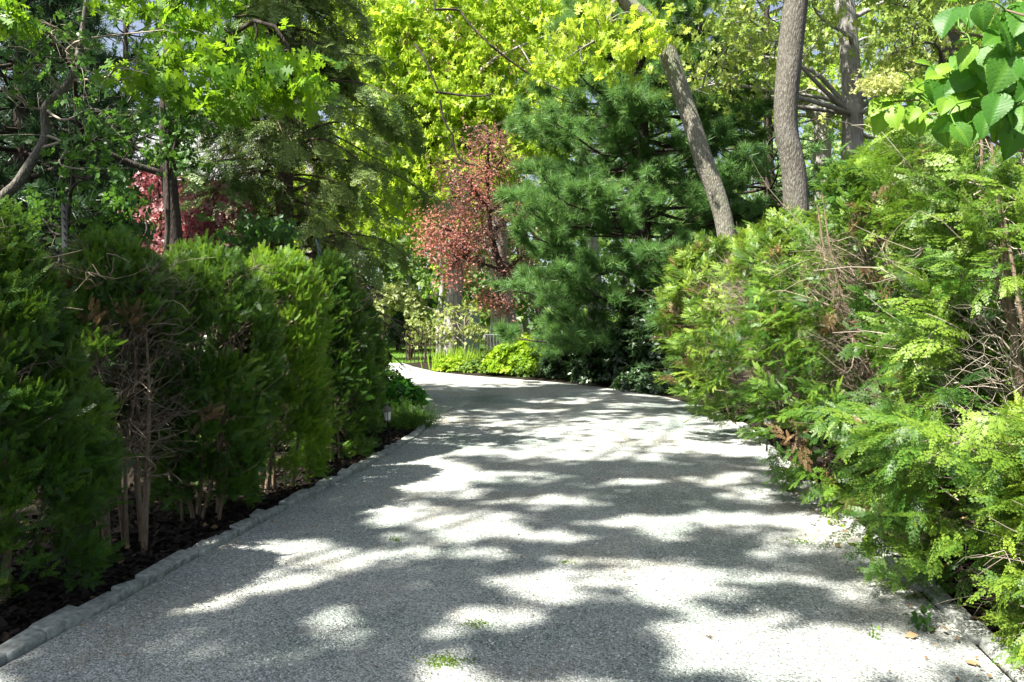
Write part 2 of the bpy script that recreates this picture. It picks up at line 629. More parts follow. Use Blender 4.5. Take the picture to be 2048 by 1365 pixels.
def needle_tuft(n, spread, w, seed):
    r = np.random.default_rng(seed)
    V, Fq, tn = [], [], []
    for i in range(n):
        a = r.uniform(0, 6.283)
        th = r.uniform(.15, spread)
        d = np.array([math.sin(th) * math.cos(a), math.cos(th), math.sin(th) * math.sin(a)])
        s = unit(np.cross(d, r.normal(size=3)))
        p = np.array([0, r.uniform(-.25, .12), 0])
        L = r.uniform(.75, 1.0)
        k = len(V)
        V.extend([p - s * w, p + s * w, p + d * L + np.array([0, 0, 0])])
        Fq.append([k, k + 1, k + 2])
        tn.append(r.uniform(-.08, .12))
    return tpl(V, Fq, tn)


TUFT = needle_tuft(22, 1.3, .022, 1)
TUFT_B = needle_tuft(12, 1.3, .045, 2)


def spruce_spray():
    V, Fq, tn = [], [], []

    def twig(p, d, L, nn, w):
        d = unit(d)
        k = len(V)
        V.extend(quad_at(p, d, L, w * .35))
        Fq.append([k, k + 1, k + 2, k + 3])
        tn.append(-.25)
        side = unit(np.cross(d, (0, 0, 1)))
        for i in range(nn):
            u = (i + .5) / nn
            for s in (-1, 1):
                dd = side * s * .85 + d * .7 + np.array([0, 0, .35 * math.sin(i * 2.4 + s)])
                k = len(V)
                V.extend(quad_at(p + d * L * u, dd, .10 * (1 - .35 * u) + .02, w))
                Fq.append([k, k + 1, k + 2, k + 3])
                tn.append(.25 * u)
    twig(np.zeros(3), np.array([0, 1., 0]), 1.0, 9, .024)
    for i, (u, s) in enumerate([(.15, 1), (.25, -1), (.42, 1), (.52, -1), (.7, 1), (.78, -1)]):
        twig(np.array([0, u, 0]), np.array([s * .75, .8, -.1]), .42 * (1 - .5 * u), 4, .024)
    V = np.array(V)
    V[:, 2] -= .35 * V[:, 1] ** 2
    return tpl(V, Fq, tn)


SPRUCE = spruce_spray()
LEAF = tpl([(0, 0, 0), (-.33, .5, .07), (0, 1, -.03), (.33, .5, .07)], [[0, 1, 2, 3]])
LEAF_NARROW = tpl([(0, 0, 0), (-.19, .5, .05), (0, 1, -.12), (.19, .5, .05)], [[0, 1, 2, 3]])


def fan_leaf(angles, lens, w):
    V, Fq = [], []
    for a, L in zip(angles, lens):
        a = math.radians(a)
        k = len(V)
        V.extend(quad_at((0, .12, 0), (math.sin(a), math.cos(a), -.05), L, w))
        Fq.append([k, k + 1, k + 2, k + 3])
    V = np.array(V)
    V[:, 2] -= .18 * (V[:, 0] ** 2 + V[:, 1] ** 2)
    return tpl(V, Fq)


MAPLE = fan_leaf((-85, -42, 0, 42, 85), (.55, .8, .9, .8, .55), .15)
MAPLE3 = fan_leaf((-55, 0, 55), (.7, .9, .7), .2)
_h = [(.03, 0), (.10, .16), (.30, .20), (.36, .28), (.13, .36), (.16, .44), (.46, .50), (.48, .60), (.15, .62), (.14, .70), (.30, .80), (.27, .88), (.09, .86), (0, 1.0)]
_o = [(x, y, .10 * x - .18 * y * y) for x, y in _h] + [(-x, y, .10 * x - .18 * y * y) for x, y in _h[-2::-1]]
OAK = tpl(_o, [list(range(len(_o)))])


def merge(ts):
    V, Fq, tn, k = [], [], [], 0
    for v, f, t in ts:
        V.append(v)
        Fq.append(f + k)
        tn.append(t)
        k += len(v)
    return np.vstack(V), np.vstack(Fq), np.concatenate(tn)


def whorl(T, n, tilt, seed):
    """n leaves of template T radiating from a twig tip"""
    r = np.random.default_rng(seed)
    a = np.arange(n) / n * 6.283 + r.uniform(-.3, .3, n)
    d = np.stack([np.cos(a) * math.cos(tilt), np.full(n, math.sin(tilt)), np.sin(a) * math.cos(tilt)], 1) + r.normal(size=(n, 3)) * .15
    nn = np.tile(np.array([0, 1., 0]), (n, 1)) + r.normal(size=(n, 3)) * .25
    V, Fq, tn = scatter(T, d * .06, d, nn, r.uniform(.7, 1.05, n), .5)
    return tpl(V, Fq, r.uniform(-.15, .15, len(Fq)))


OAK_W = whorl(OAK, 5, .15, 3)
MAPLE_W = whorl(MAPLE3, 4, .0, 4)
LEAF_W = whorl(LEAF, 6, .3, 5)
RHODO_W = whorl(LEAF_NARROW, 8, .2, 6)


# ------------------------------------------------------------------ ground, driveway, kerbs
def sheet(name, pts, z, material):
    bm = bmesh.new()
    vs = [bm.verts.new((p[0], p[1], z)) for p in pts]
    f = bm.faces.new(vs)
    if f.normal.z < 0:
        f.normal_flip()
    bmesh.ops.triangulate(bm, faces=bm.faces[:])
    return tag(bm_object(name, bm, material), kind='structure')


sheet('ground', [(-150, -60), (150, -60), (150, 200), (-150, 200)], -.012, M['soil'])
KL = np.array([G(*p) for p in [(0, 1336), (70, 1297), (150, 1252), (245, 1202), (350, 1140), (430, 1097), (500, 1060), (600, 1003), (700, 953), (790, 902), (840, 870), (862, 848)]])
d0 = unit(KL[1] - KL[0])
KL = np.vstack([KL[0] - d0 * 3.2, KL[0] - d0 * 1.2, KL, KL[-1] + [-.06, .5], KL[-1] + [-.45, 1.1], KL[-1] + [-1.1, 1.8], KL[-1] + [-2.0, 2.5]])
KR = np.array([G(*p) for p in [(1990, 1330), (1890, 1232), (1790, 1140), (1700, 1060), (1640, 1003), (1570, 938), (1515, 885), (1470, 848)]])
d1 = unit(KR[1] - KR[0])
KR = np.vstack([KR[0] - d1 * 3.2, KR[0] - d1 * 1.2, KR])
FAR = np.array([G(*p) for p in [(1440, 824), (1395, 810), (1330, 794), (1260, 783), (1190, 773), (1080, 762), (1000, 756), (935, 751), (872, 744)]])
FAR = np.vstack([FAR, [[-3.2, 26.3], [-3.9, 28.6], [-5.4, 29.3], [-8, 30.2], [-13, 31.5]]])
LB = np.vstack([KL[2:], [[-4.6, 16.5], [-6.5, 20], [-9, 23.5], [-13, 26]]])
road = np.vstack([[KL[0] - [0, 4]], KL[:2], LB, FAR[::-1], KR[::-1], [KR[0] - [0, 4]]])
sheet('driveway', road, 0.0, M['gravel'])
sheet('lawn', [(-40, 33.5), (-13.2, 31.6), (-8.1, 30.3), (-5.5, 29.4), (-4.0, 28.8), (-3.2, 29.4), (-2.2, 31), (1, 34), (6, 37), (14, 40), (14, 60), (-40, 60)], -.006, M['grass_ground'])


def offset_path(P, d):
    t = np.gradient(P, axis=0)
    t = unit(t)
    return P + np.stack([-t[:, 1], t[:, 0]], 1) * d


def kerb_run(P, side, label, group, skip=0.0, rise=(.028, .05)):
    seg = np.linalg.norm(np.diff(P, axis=0), axis=1)
    cum = np.concatenate([[0], np.cumsum(seg)])
    s = skip
    while s < cum[-1] - .1:
        L = rng.uniform(.20, .31)
        c = np.array([np.interp(s + L / 2, cum, P[:, k]) for k in (0, 1)])
        e = np.array([np.interp(min(s + L, cum[-1]), cum, P[:, k]) for k in (0, 1)])
        b = np.array([np.interp(s, cum, P[:, k]) for k in (0, 1)])
        a = math.atan2(*(e - b)[::-1]) + rng.uniform(-.05, .05)
        s += L + rng.uniform(.004, .014)
        w, h = rng.uniform(.09, .125), rng.uniform(.13, .17)
        bm = bmesh.new()
        bmesh.ops.create_cube(bm, size=1)
        for v in bm.verts:
            v.co.x *= L
            v.co.y *= w
            v.co.z *= h
            v.co += Vector(rng.normal(size=3) * .009)
        bmesh.ops.bevel(bm, geom=bm.edges[:], offset=.013, segments=2, affect='EDGES', profile=.6)
        for v in bm.verts:
            v.co += Vector(rng.normal(size=3) * .0028)
        o = bm_object('kerb_stone', bm, M['kerb'], smooth=True)
        n = np.array([-math.sin(a), math.cos(a)]) * side * rng.uniform(.05, .075)
        top = rng.uniform(*rise)
        o.location = (c[0] + n[0], c[1] + n[1], top - h / 2)
        o.rotation_euler = (rng.normal() * .05, rng.normal() * .04, a)
        tag(o, label, 'kerb stone', group)


reseed(11)
kerb_run(KL[1:], 1, 'rough grey granite kerb stone edging the mulch bed of the dark hedge', 'kerb stones along the mulch bed')
kerb_run(KR[1:], -1, 'pale granite kerb stone half hidden under the ferny sunlit hedge', 'kerb stones under the sunlit hedge', rise=(.02, .045))

# loose stones lying on the driveway
reseed(12)
n = 70000
Yp = 2.6 + 9.5 * rng.uniform(0, 1, n) ** 1.7
lx = np.interp(Yp, KL[:, 1], KL[:, 0]) + .03
rx = np.interp(Yp, KR[:, 1], KR[:, 0]) - .03
Xp = lx + (rx - lx) * rng.uniform(0, 1, n)
PEB = tpl([(.5, 0, 0), (0, .45, 0), (-.5, 0, 0), (0, -.5, 0), (.05, 0, .36), (-.05, .05, -.3)], [[0, 1, 4], [1, 2, 4], [2, 3, 4], [3, 0, 4]])
nr = np.tile([0, 0, 1.], (n, 1)) + rng.normal(size=(n, 3)) * .35
tag(build('loose_gravel', scatter(PEB, np.stack([Xp, Yp, np.full(n, .001)], 1), rdir(n) * [1, 1, .2], nr, rng.gamma(4, .0017, n) + .0035, rng.beta(2, 2, n)), M['pebble']),
    'loose grey and white stones strewn over the driveway', 'gravel', kind='stuff')

# mulch chips and dry leaves
reseed(13)


def strip_scatter(P, d0, d1, n, ymax=14):
    seg = np.linalg.norm(np.diff(P, axis=0), axis=1)
    cum = np.concatenate([[0], np.cumsum(seg)])
    s = rng.uniform(0, cum[-1], n)
    t = unit(np.gradient(P, axis=0))
    nn = np.stack([-t[:, 1], t[:, 0]], 1)
    u = rng.uniform(d0, d1, n)
    x = np.interp(s, cum, P[:, 0]) + np.interp(s, cum, nn[:, 0]) * u
    y = np.interp(s, cum, P[:, 1]) + np.interp(s, cum, nn[:, 1]) * u
    return np.stack([x, y, rng.uniform(-.004, .03, n)], 1)


CHIP = tpl([(-.25, 0, 0), (.25, 0, .05), (.3, 1, 0), (-.2, 1, -.04)], [[0, 1, 2, 3]])
p1 = strip_scatter(KL[1:14], .10, 1.8, 30000)
p2 = strip_scatter(KR[1:], -1.8, -.10, 12000)
pm = np.vstack([p1, p2])
n = len(pm)
tag(build('mulch', scatter(CHIP, pm, rdir(n) * [1, 1, .25], np.tile([0, 0, 1.], (n, 1)) + rng.normal(size=(n, 3)) * .3, rng.uniform(.02, .06, n), rng.beta(1.2, 3, n)), M['mulch']),
    'dark wood mulch under the hedges on both sides', 'mulch', kind='stuff')
p1 = strip_scatter(KL[1:14], .15, 1.8, 350)
p2 = strip_scatter(KR[1:], -1.5, .25, 420)
pm = np.vstack([p1, p2])
pm[:, 2] += .012
n = len(pm)
tag(build('leaf_litter', scatter(LEAF, pm, rdir(n) * [1, 1, .2], np.tile([0, 0, 1.], (n, 1)) + rng.normal(size=(n, 3)) * .4, rng.uniform(.03, .07, n), rng.uniform(0, 1, n)), M['litter']),
    'dry brown leaves lying under the hedges', 'leaf litter', kind='stuff')
n = 420
Yl = 2.8 + 12 * rng.uniform(0, 1, n) ** 1.5
l_ = np.interp(Yl, KL[:, 1], KL[:, 0])
r_ = np.interp(Yl, KR[:, 1], KR[:, 0])
e_ = rng.uniform(0, 1, n)
e_ = np.where(rng.uniform(size=n) < .65, np.where(e_ < .5, e_ ** 2 * .5, 1 - (1 - e_) ** 2 * .5), e_)
pl = np.stack([l_ + .06 + (r_ - l_ - .12) * e_, Yl, np.full(n, .012)], 1)
c, _ = twigs(pl[:200], rdir(200) * [1, 1, .06], rng.uniform(.03, .12, 200), .0012, .12, 3, 0, 3, rng.uniform(0, 1, 200))
tag(build('drive_litter', [scatter(LEAF, pl[200:], rdir(n - 200) * [1, 1, .2], np.tile([0, 0, 1.], (n - 200, 1)) + rng.normal(size=(n - 200, 3)) * .4, rng.uniform(.012, .035, n - 200), rng.uniform(0, 1, n - 200)), c], M['litter']),
    'scattered bits of dry leaf and twig lying on the gravel', 'leaf litter', kind='stuff')
# lawn blades
reseed(14)
n = 26000
x = rng.uniform(-16, 4, n)
y = 28.9 + rng.uniform(0, 1, n) ** 1.5 * 14
ok = y > np.interp(x, [-16, -13.2, -8.1, -5.5, -4, -3.2, -2.2, 1, 4], [32.5, 31.7, 30.4, 29.5, 28.9, 29.5, 31.1, 34.1, 36])
p = np.stack([x, y, np.full(n, -.01)], 1)[ok]
n = len(p)
BLADE = tpl([(-.10, 0, 0), (.10, 0, 0), (.06, .6, .08), (0, 1, .25)], [[0, 1, 2, 3]])
tag(build('grass', scatter(BLADE, p, np.tile([0, 0, 1.], (n, 1)) + rng.normal(size=(n, 3)) * .4, rdir(n), rng.uniform(.05, .11, n), rng.uniform(.2, 1, n)), M['blade']),
    'short bright green grass of the sunlit lawn', 'grass', kind='stuff')


# ------------------------------------------------------------------ hedge plants
def hedge_plant(name, label, base, h, R, seed, mat, T, n_clump, per, size, zmin=.3, lean=(0, 0), lump=.28, hole=9., out=1.0, up=.7,
                stems=5, stem_r=.022, n_twig=150, twig_mat='twig', brown=0.0, top_bias=0.0, shape=2.6, group=None, thin_low=0.0, side_hole=None, fan=.6, plate=False, ry=1.0, tone0=.38):
    reseed(seed)
    bx, by = base
    lean = np.array([lean[0], lean[1], 0.])
    t = thing(name, label, 'hedge shrub', (bx, by, 0), group)
    nz = Noise(seed, 2.6)
    nz2 = Noise(seed + 91, 4.6)
    N = n_clump
    u = rng.uniform(0, 1, N) ** (1 - top_bias)
    th = rng.uniform(0, 2 * math.pi, N)
    rad = np.stack([np.cos(th), np.sin(th), np.zeros(N)], 1)
    z = zmin + (h - zmin) * u
    prof = (1 - u ** shape) ** .5 * (.72 + .28 * np.sin(np.clip(u * 1.6 + .35, 0, 2.2)))
    prof = np.maximum(prof, .05)
    ax = np.stack([np.full(N, bx), np.full(N, by), z], 1) + lean * (u ** 1.3)[:, None]
    rr = R * prof
    c0 = ax + rad * rr[:, None]
    rr = rr * (1 + lump * nz(c0)) * rng.uniform(.62, 1.03, N) ** .6
    c = ax + rad * rr[:, None] * np.array([1, ry, 1.])
    c[:, 2] += nz(c0 * 1.7 + 5) * .06 * h * .5
    keep = nz2(c0) < hole
    if thin_low:
        keep &= rng.uniform(0, 1, N) > thin_low * np.clip(1 - u * 2.0, 0, 1)
    if side_hole is not None:
        for (hx, hy, hz, hr) in side_hole:
            keep &= np.linalg.norm((c - np.array([hx, hy, hz])) * [1, 1, .8], axis=1) > hr * rng.uniform(.75, 1.15, N)
    c, rad, u, th = c[keep], rad[keep], u[keep], th[keep]
    N = len(c)
    od = unit(rad * out * (1.1 - .8 * u[:, None]) + np.array([0, 0, 1.]) * (up + .8 * u[:, None] ** 2))
    d = np.repeat(od, per, 0) + rng.normal(size=(N * per, 3)) * fan
    pos = np.repeat(c, per, 0) + rng.normal(size=(N * per, 3)) * size * (.34 if not plate else .22)
    if plate:
        pos -= unit(d) * size * .55
    nrm = np.tile([0, 0, 1.], (N * per, 1)) + np.repeat(rad, per, 0) * .5 + rng.normal(size=(N * per, 3)) * .45 if plate else np.repeat(np.cross(od, np.array([0, 0, 1.]) + rng.normal(size=(N, 3)) * .3), per, 0) + rng.normal(size=(N * per, 3)) * .8
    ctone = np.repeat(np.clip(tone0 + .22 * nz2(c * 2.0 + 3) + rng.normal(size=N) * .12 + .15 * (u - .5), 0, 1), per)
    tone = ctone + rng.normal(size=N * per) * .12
    s = size * rng.uniform(.65, 1.3, N * per)
    br = np.repeat(rng.uniform(0, 1, N) < brown, per)
    Ts = T if isinstance(T, list) else [T]
    sel = rng.integers(0, len(Ts), len(pos))
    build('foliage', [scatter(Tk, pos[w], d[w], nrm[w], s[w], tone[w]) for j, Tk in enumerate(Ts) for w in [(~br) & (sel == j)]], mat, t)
    if br.any():
        build('dead_foliage', scatter(Ts[0], pos[br], d[br], nrm[br], s[br], rng.uniform(0, 1, br.sum())), M['brownleaf'], t)
    # stems fanning up from the base
    for k in range(stems):
        a = rng.uniform(0, 2 * math.pi)
        q = rng.uniform(.06, .30)
        b = np.array([bx + math.cos(a) * q * .7, by + math.sin(a) * q * .7, -.03])
        e = np.array([bx + math.cos(a) * R * rng.uniform(.25, .6), by + math.sin(a) * R * rng.uniform(.25, .6), h * rng.uniform(.75, .92)]) + lean * .8
        m1 = b * .62 + e * .38 + rng.normal(size=3) * [.05, .05, .02]
        m2 = b * .3 + e * .7 + rng.normal(size=3) * [.06, .06, .02]
        sr = stem_r * rng.uniform(.45, .95)
        build('stem', trunk_mesh([b, m1, m2, e], [sr * 1.25, sr, sr * .75, sr * .3], 8, .06, seed + k, 5), M['stem'], t, True)
    if n_twig:
        uu = rng.uniform(.12, .9 if not plate else .72, n_twig)
        a = rng.uniform(0, 2 * math.pi, n_twig)
        rd = np.stack([np.cos(a), np.sin(a), np.zeros(n_twig)], 1)
        P0 = np.stack([np.full(n_twig, bx), np.full(n_twig, by), zmin * .5 + (h - zmin * .5) * uu], 1) + lean * (uu ** 1.3)[:, None] + rd * R * rng.uniform(.15, .5, n_twig)[:, None]
        tw, P = twigs(P0, rd * out + np.array([0, 0, .75]) + rng.normal(size=(n_twig, 3)) * .3, R * rng.uniform(.4, .85, n_twig) * (1 if not plate else .8), rng.uniform(.0025, .007, n_twig), .26, 6, .1, 3, rng.uniform(0, 1, n_twig))
        P1 = P[:, 3]
        n2 = n_twig * 3
        idx = rng.integers(0, n_twig, n2)
        tw2, _ = twigs(P1[idx], unit(P[idx, 4] - P[idx, 2]) + rng.normal(size=(n2, 3)) * .6, rng.uniform(.08, .25, n2), rng.uniform(.0012, .003, n2), .3, 4, .1, 3, rng.uniform(0, 1, n2))
        build('twigs', [tw, tw2], M[twig_mat], t)
    return t


GL = 'arborvitae of the dark hedge'
hedge_plant('arborvitae', 'tallest dark green arborvitae, closest to the camera, dense to the ground', (-2.86, 4.3), 2.14, .50, 21, M['thuja_l'], FROND_UP, 820, 26, .098, .15, group=GL, lump=.3, n_twig=80, hole=1.0, thin_low=.35, ry=1.15)
hedge_plant('arborvitae', 'thin arborvitae with bare brown stems and dead twigs showing', (-2.66, 5.4), 2.02, .52, 22, M['thuja_l'], FROND_UP, 420, 24, .098, .55, (-.12, .1), group=GL, hole=.7, n_twig=420, brown=.08, top_bias=.4, stems=8, stem_r=.022, side_hole=[(-2.2, 5.1, .9, .60)], ry=1.1)
hedge_plant('arborvitae', 'round topped dark arborvitae between the bare stemmed one and the sunlit one', (-2.42, 6.2), 2.10, .54, 23, M['thuja_l'], FROND_UP, 680, 24, .098, .15, (.05, .1), group=GL, thin_low=.35, lump=.34, hole=.8, n_twig=200, stems=6, ry=1.25)
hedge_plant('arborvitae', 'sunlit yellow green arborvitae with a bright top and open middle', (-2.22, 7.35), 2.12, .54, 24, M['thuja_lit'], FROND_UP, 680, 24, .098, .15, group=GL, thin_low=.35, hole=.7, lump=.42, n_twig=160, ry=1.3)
hedge_plant('arborvitae', 'mid green arborvitae with a domed top, second from the hedge end', (-2.02, 8.8), 2.14, .47, 25, M['thuja_l'], FROND_UP, 700, 24, .10, .12, group=GL, thin_low=.3, lump=.36, hole=.9, n_twig=120, ry=1.45)
hedge_plant('arborvitae', 'last arborvitae at the end of the dark hedge behind the lantern', (-2.16, 10.6), 1.88, .37, 26, M['thuja_l'], FROND_UP, 560, 24, .10, .1, group=GL, thin_low=.3, lump=.34, hole=1.0, n_twig=80, ry=1.35)

GR = 'ferny cedars of the sunlit hedge'
hedge_plant('cedar', 'big loose cedar with long pale ferny fronds, nearest on the sunlit side', (3.2, 4.55), 3.35, 1.12, 31, M['thuja_r'], BOUGHS, 1000, 4, .225, .1, (-.05, .2), .42, .42, 1.0, .25, 9, .03, 300, 'twig_pale', .012, group=GR, fan=.5, plate=True, tone0=.47)
hedge_plant('cedar', 'low cedar spilling bright fronds over the kerb at the near corner', (2.86, 3.5), 1.35, .82, 37, M['thuja_y'], BOUGHS, 620, 4, .21, .04, (0, 0), .3, 1.2, 1.0, .10, 6, .018, 140, 'twig_pale', .0, group=GR, fan=.5, plate=True)
hedge_plant('cedar', 'tall cedar leaning over the driveway with a dark hollow middle', (3.45, 6.9), 3.0, 1.25, 32, M['thuja_r'], BOUGHS_MID, 1150, 5, .215, .12, (-.28, 0), .48, .20, 1.0, .3, 9, .028, 480, 'twig', .05, group=GR, plate=True, fan=.5, tone0=.44, shape=3.4)
hedge_plant('cedar', 'rounded cedar with a sunlit crown over brown bare twigs and a buried lantern', (3.6, 9.9), 2.85, 1.15, 33, M['thuja_y'], BOUGHS_MID, 860, 5, .21, .15, (-.2, 0), .44, .26, 1.0, .4, 7, .025, 900, 'twig', .09, group=GR, side_hole=[(2.95, 9.0, .45, .75)], thin_low=.7, plate=True, fan=.5)
hedge_plant('cedar', 'pale green cedar with brown tips at the far end of the sunlit hedge', (3.75, 13.2), 2.8, 1.25, 34, M['thuja_y'], BOUGHS_MID, 760, 5, .22, .2, (-.5, 0), .3, .7, 1.0, .4, 6, .025, 600, 'twig', .09, group=GR, thin_low=.5, plate=True, fan=.5)
hedge_plant('cedar', 'upright dark cedar standing behind the leaning cedar beside the thick trunk', (4.35, 8.5), 3.45, 1.1, 35, M['thuja_r'], BOUGHS_MID, 560, 4, .27, .4, (0, 0), .3, 1.0, 1.0, .5, 4, .03, 60, group=GR, plate=True)
hedge_plant('cedar', 'tall dark cedar filling the space behind the big loose cedar', (4.6, 5.3), 3.75, 1.25, 36, M['thuja_r'], BOUGHS_MID, 640, 4, .27, .3, (0, 0), .3, 1.0, 1.0, .5, 4, .03, 60, group=GR, plate=True)


# ------------------------------------------------------------------ trees
def broad_tree(name, label, trunk, trad, centres, bark, leaf, T, per, spread, size, seed, group=None, n_main=7, flat=.55, tilt=.6,
               limb_r=.07, twig_n=2, extra=None, tsides=16, cat='tree', tone0=.5, start=(.35, 1.0), leaf_name='crown', droop=.2):
    reseed(seed)
    trunk = np.asarray(trunk, float)
    C = np.asarray(centres, float)
    t = thing(name, label, cat, (trunk[0][0], trunk[0][1], 0), group)
    build('trunk', trunk_mesh(trunk, trad, tsides * 2, .075, seed, 18), bark, t, True)
    K = len(C)
    n_main = min(n_main, K)
    mi = [int(rng.integers(K))]
    for _ in range(n_main - 1):
        dd = np.min(np.linalg.norm(C[:, None] - C[mi][None], axis=2), 1)
        mi.append(int(np.argmax(dd * rng.uniform(.7, 1, K))))
    E = C[mi]
    dense = path_at(trunk, np.linspace(0, 1, 60))
    lo = int(60 * start[0])
    hi = max(lo + 1, int(60 * start[1]))
    cand = dense[lo:hi]
    dist = np.linalg.norm(E[:, None, :2] - cand[None, :, :2], axis=2) + np.abs(cand[None, :, 2] - (E[:, None, 2] - .55 * np.linalg.norm(E[:, None, :2] - cand[None, :, :2], axis=2)))
    P0 = cand[np.argmin(dist, 1)]
    ch, MP = limbs(P0, E, limb_r, limb_r * .25, .10, 9, 7, .05)
    pts = MP.reshape(-1, 3)
    near = np.argmin(np.linalg.norm(C[:, None] - pts[None], axis=2) + .25 * np.linalg.norm(C[:, None] - P0[None], axis=2).min(1)[:, None], 1)
    ch2, MP2 = limbs(pts[near], C, limb_r * .32, limb_r * .08, .14, 6, 4, .02)
    chunks = [ch, ch2]
    if twig_n:
        n = K * twig_n
        i = np.repeat(np.arange(K), twig_n)
        o = rng.normal(size=(n, 3)) * spread * [1, 1, flat]
        ch3, _ = limbs(MP2[i, rng.integers(3, 7, n)], C[i] + o, limb_r * .10, limb_r * .03, .16, 5, 3)
        chunks.append(ch3)
    build('branches', chunks, bark, t, True)
    n = K * per
    i = np.repeat(np.arange(K), per)
    pos = C[i] + rng.normal(size=(n, 3)) * spread * [1, 1, flat]
    d = rdir(n) * [1, 1, .5] + np.array([0, 0, -droop])
    nr = np.tile([0, 0, 1.], (n, 1)) + rng.normal(size=(n, 3)) * tilt
    ct = rng.normal(size=K) * .2
    tone = tone0 + ct[i] + rng.normal(size=n) * .18
    build(leaf_name, scatter(T, pos, d, nr, size * rng.uniform(.6, 1.25, n), tone), leaf, t)
    if extra:
        extra(t, C, MP2)
    return t


def blob(c, r, n, seed, thr=-.2, freq=1.0, shell=.25):
    """points in an ellipsoid, thinned by noise so that the crown has gaps"""
    r_ = np.random.default_rng(seed)
    nz = Noise(seed, freq)
    out = []
    while len(out) < n:
        p = unit(r_.normal(size=(n, 3))) * r_.uniform(shell, 1, (n, 1)) ** .6
        p = np.asarray(c) + p * np.asarray(r)
        p = p[nz(p) > thr]
        out.extend(p)
    return np.array(out[:n])


def pix(pts, seed, jit=.35):
    """clump centres from (px, py, depth) triples"""
    r_ = np.random.default_rng(seed)
    return np.array([W(*p) for p in pts]) + r_.normal(size=(len(pts), 3)) * jit


def rect(x0, x1, y0, y1, Y0, Y1, n, seed, thr=-9, freq=1.0):
    """clump centres spread over a block of space given by its outline seen from the drive"""
    r_ = np.random.default_rng(seed)
    nz = Noise(seed, freq)
    out = []
    while len(out) < n:
        p = np.array([W(r_.uniform(x0, x1), r_.uniform(y0, y1), r_.uniform(Y0, Y1)) for _ in range(n)])
        out.extend(p[nz(p) > thr])
    return np.array(out[:n])


# thick straight oak trunk and leaning oak behind the sunlit hedge
broad_tree('oak_tree', 'thick straight dark grey trunk rising behind the sunlit hedge',
           [W(1590, 760, 13.5) * [1, 1, 0], W(1590, 400, 13.5), W(1572, 250, 13.5), W(1580, 110, 13.5), W(1594, -60, 13.5), W(1600, -420, 13.5)], [.30, .20, .20, .21, .195, .15],
           blob((5.5, 14.5, 13.0), (4.2, 4.0, 2.6), 60, 41), M['bark'], M['oak_pale'], MAPLE_W, 40, .45, .22, 41, start=(.82, 1.0), limb_r=.1, tsides=24)
broad_tree('oak_tree', 'leaning pale grey trunk bending over the driveway behind the sunlit hedge',
           [W(1475, 760, 15) * [1, 1, 0], W(1452, 470, 15), W(1400, 300, 15), W(1345, 130, 15), W(1308, 60, 15), W(1215, -30, 15), W(1080, -160, 15)], [.24, .165, .165, .165, .16, .13, .10],
           np.vstack([pix([(1290, 60, 14.6), (1240, 95, 14.5), (1190, 80, 14.4), (1140, 110, 14.3), (1110, 140, 14.3), (1160, 130, 14.2), (1215, 130, 14.4), (1270, 110, 14.6), (1310, 95, 14.5), (1180, 40, 14.4), (1120, 60, 14.4), (1090, 150, 14.2), (1240, 50, 14.6)], 42, .12),
                      blob((.3, 14.5, 12.5), (2.4, 2.2, 1.6), 12, 42)]), M['bark_lean'], M['maple'], OAK_W, 20, .22, .16, 42, start=(.75, 1.0), limb_r=.07, tsides=20, tone0=.55)

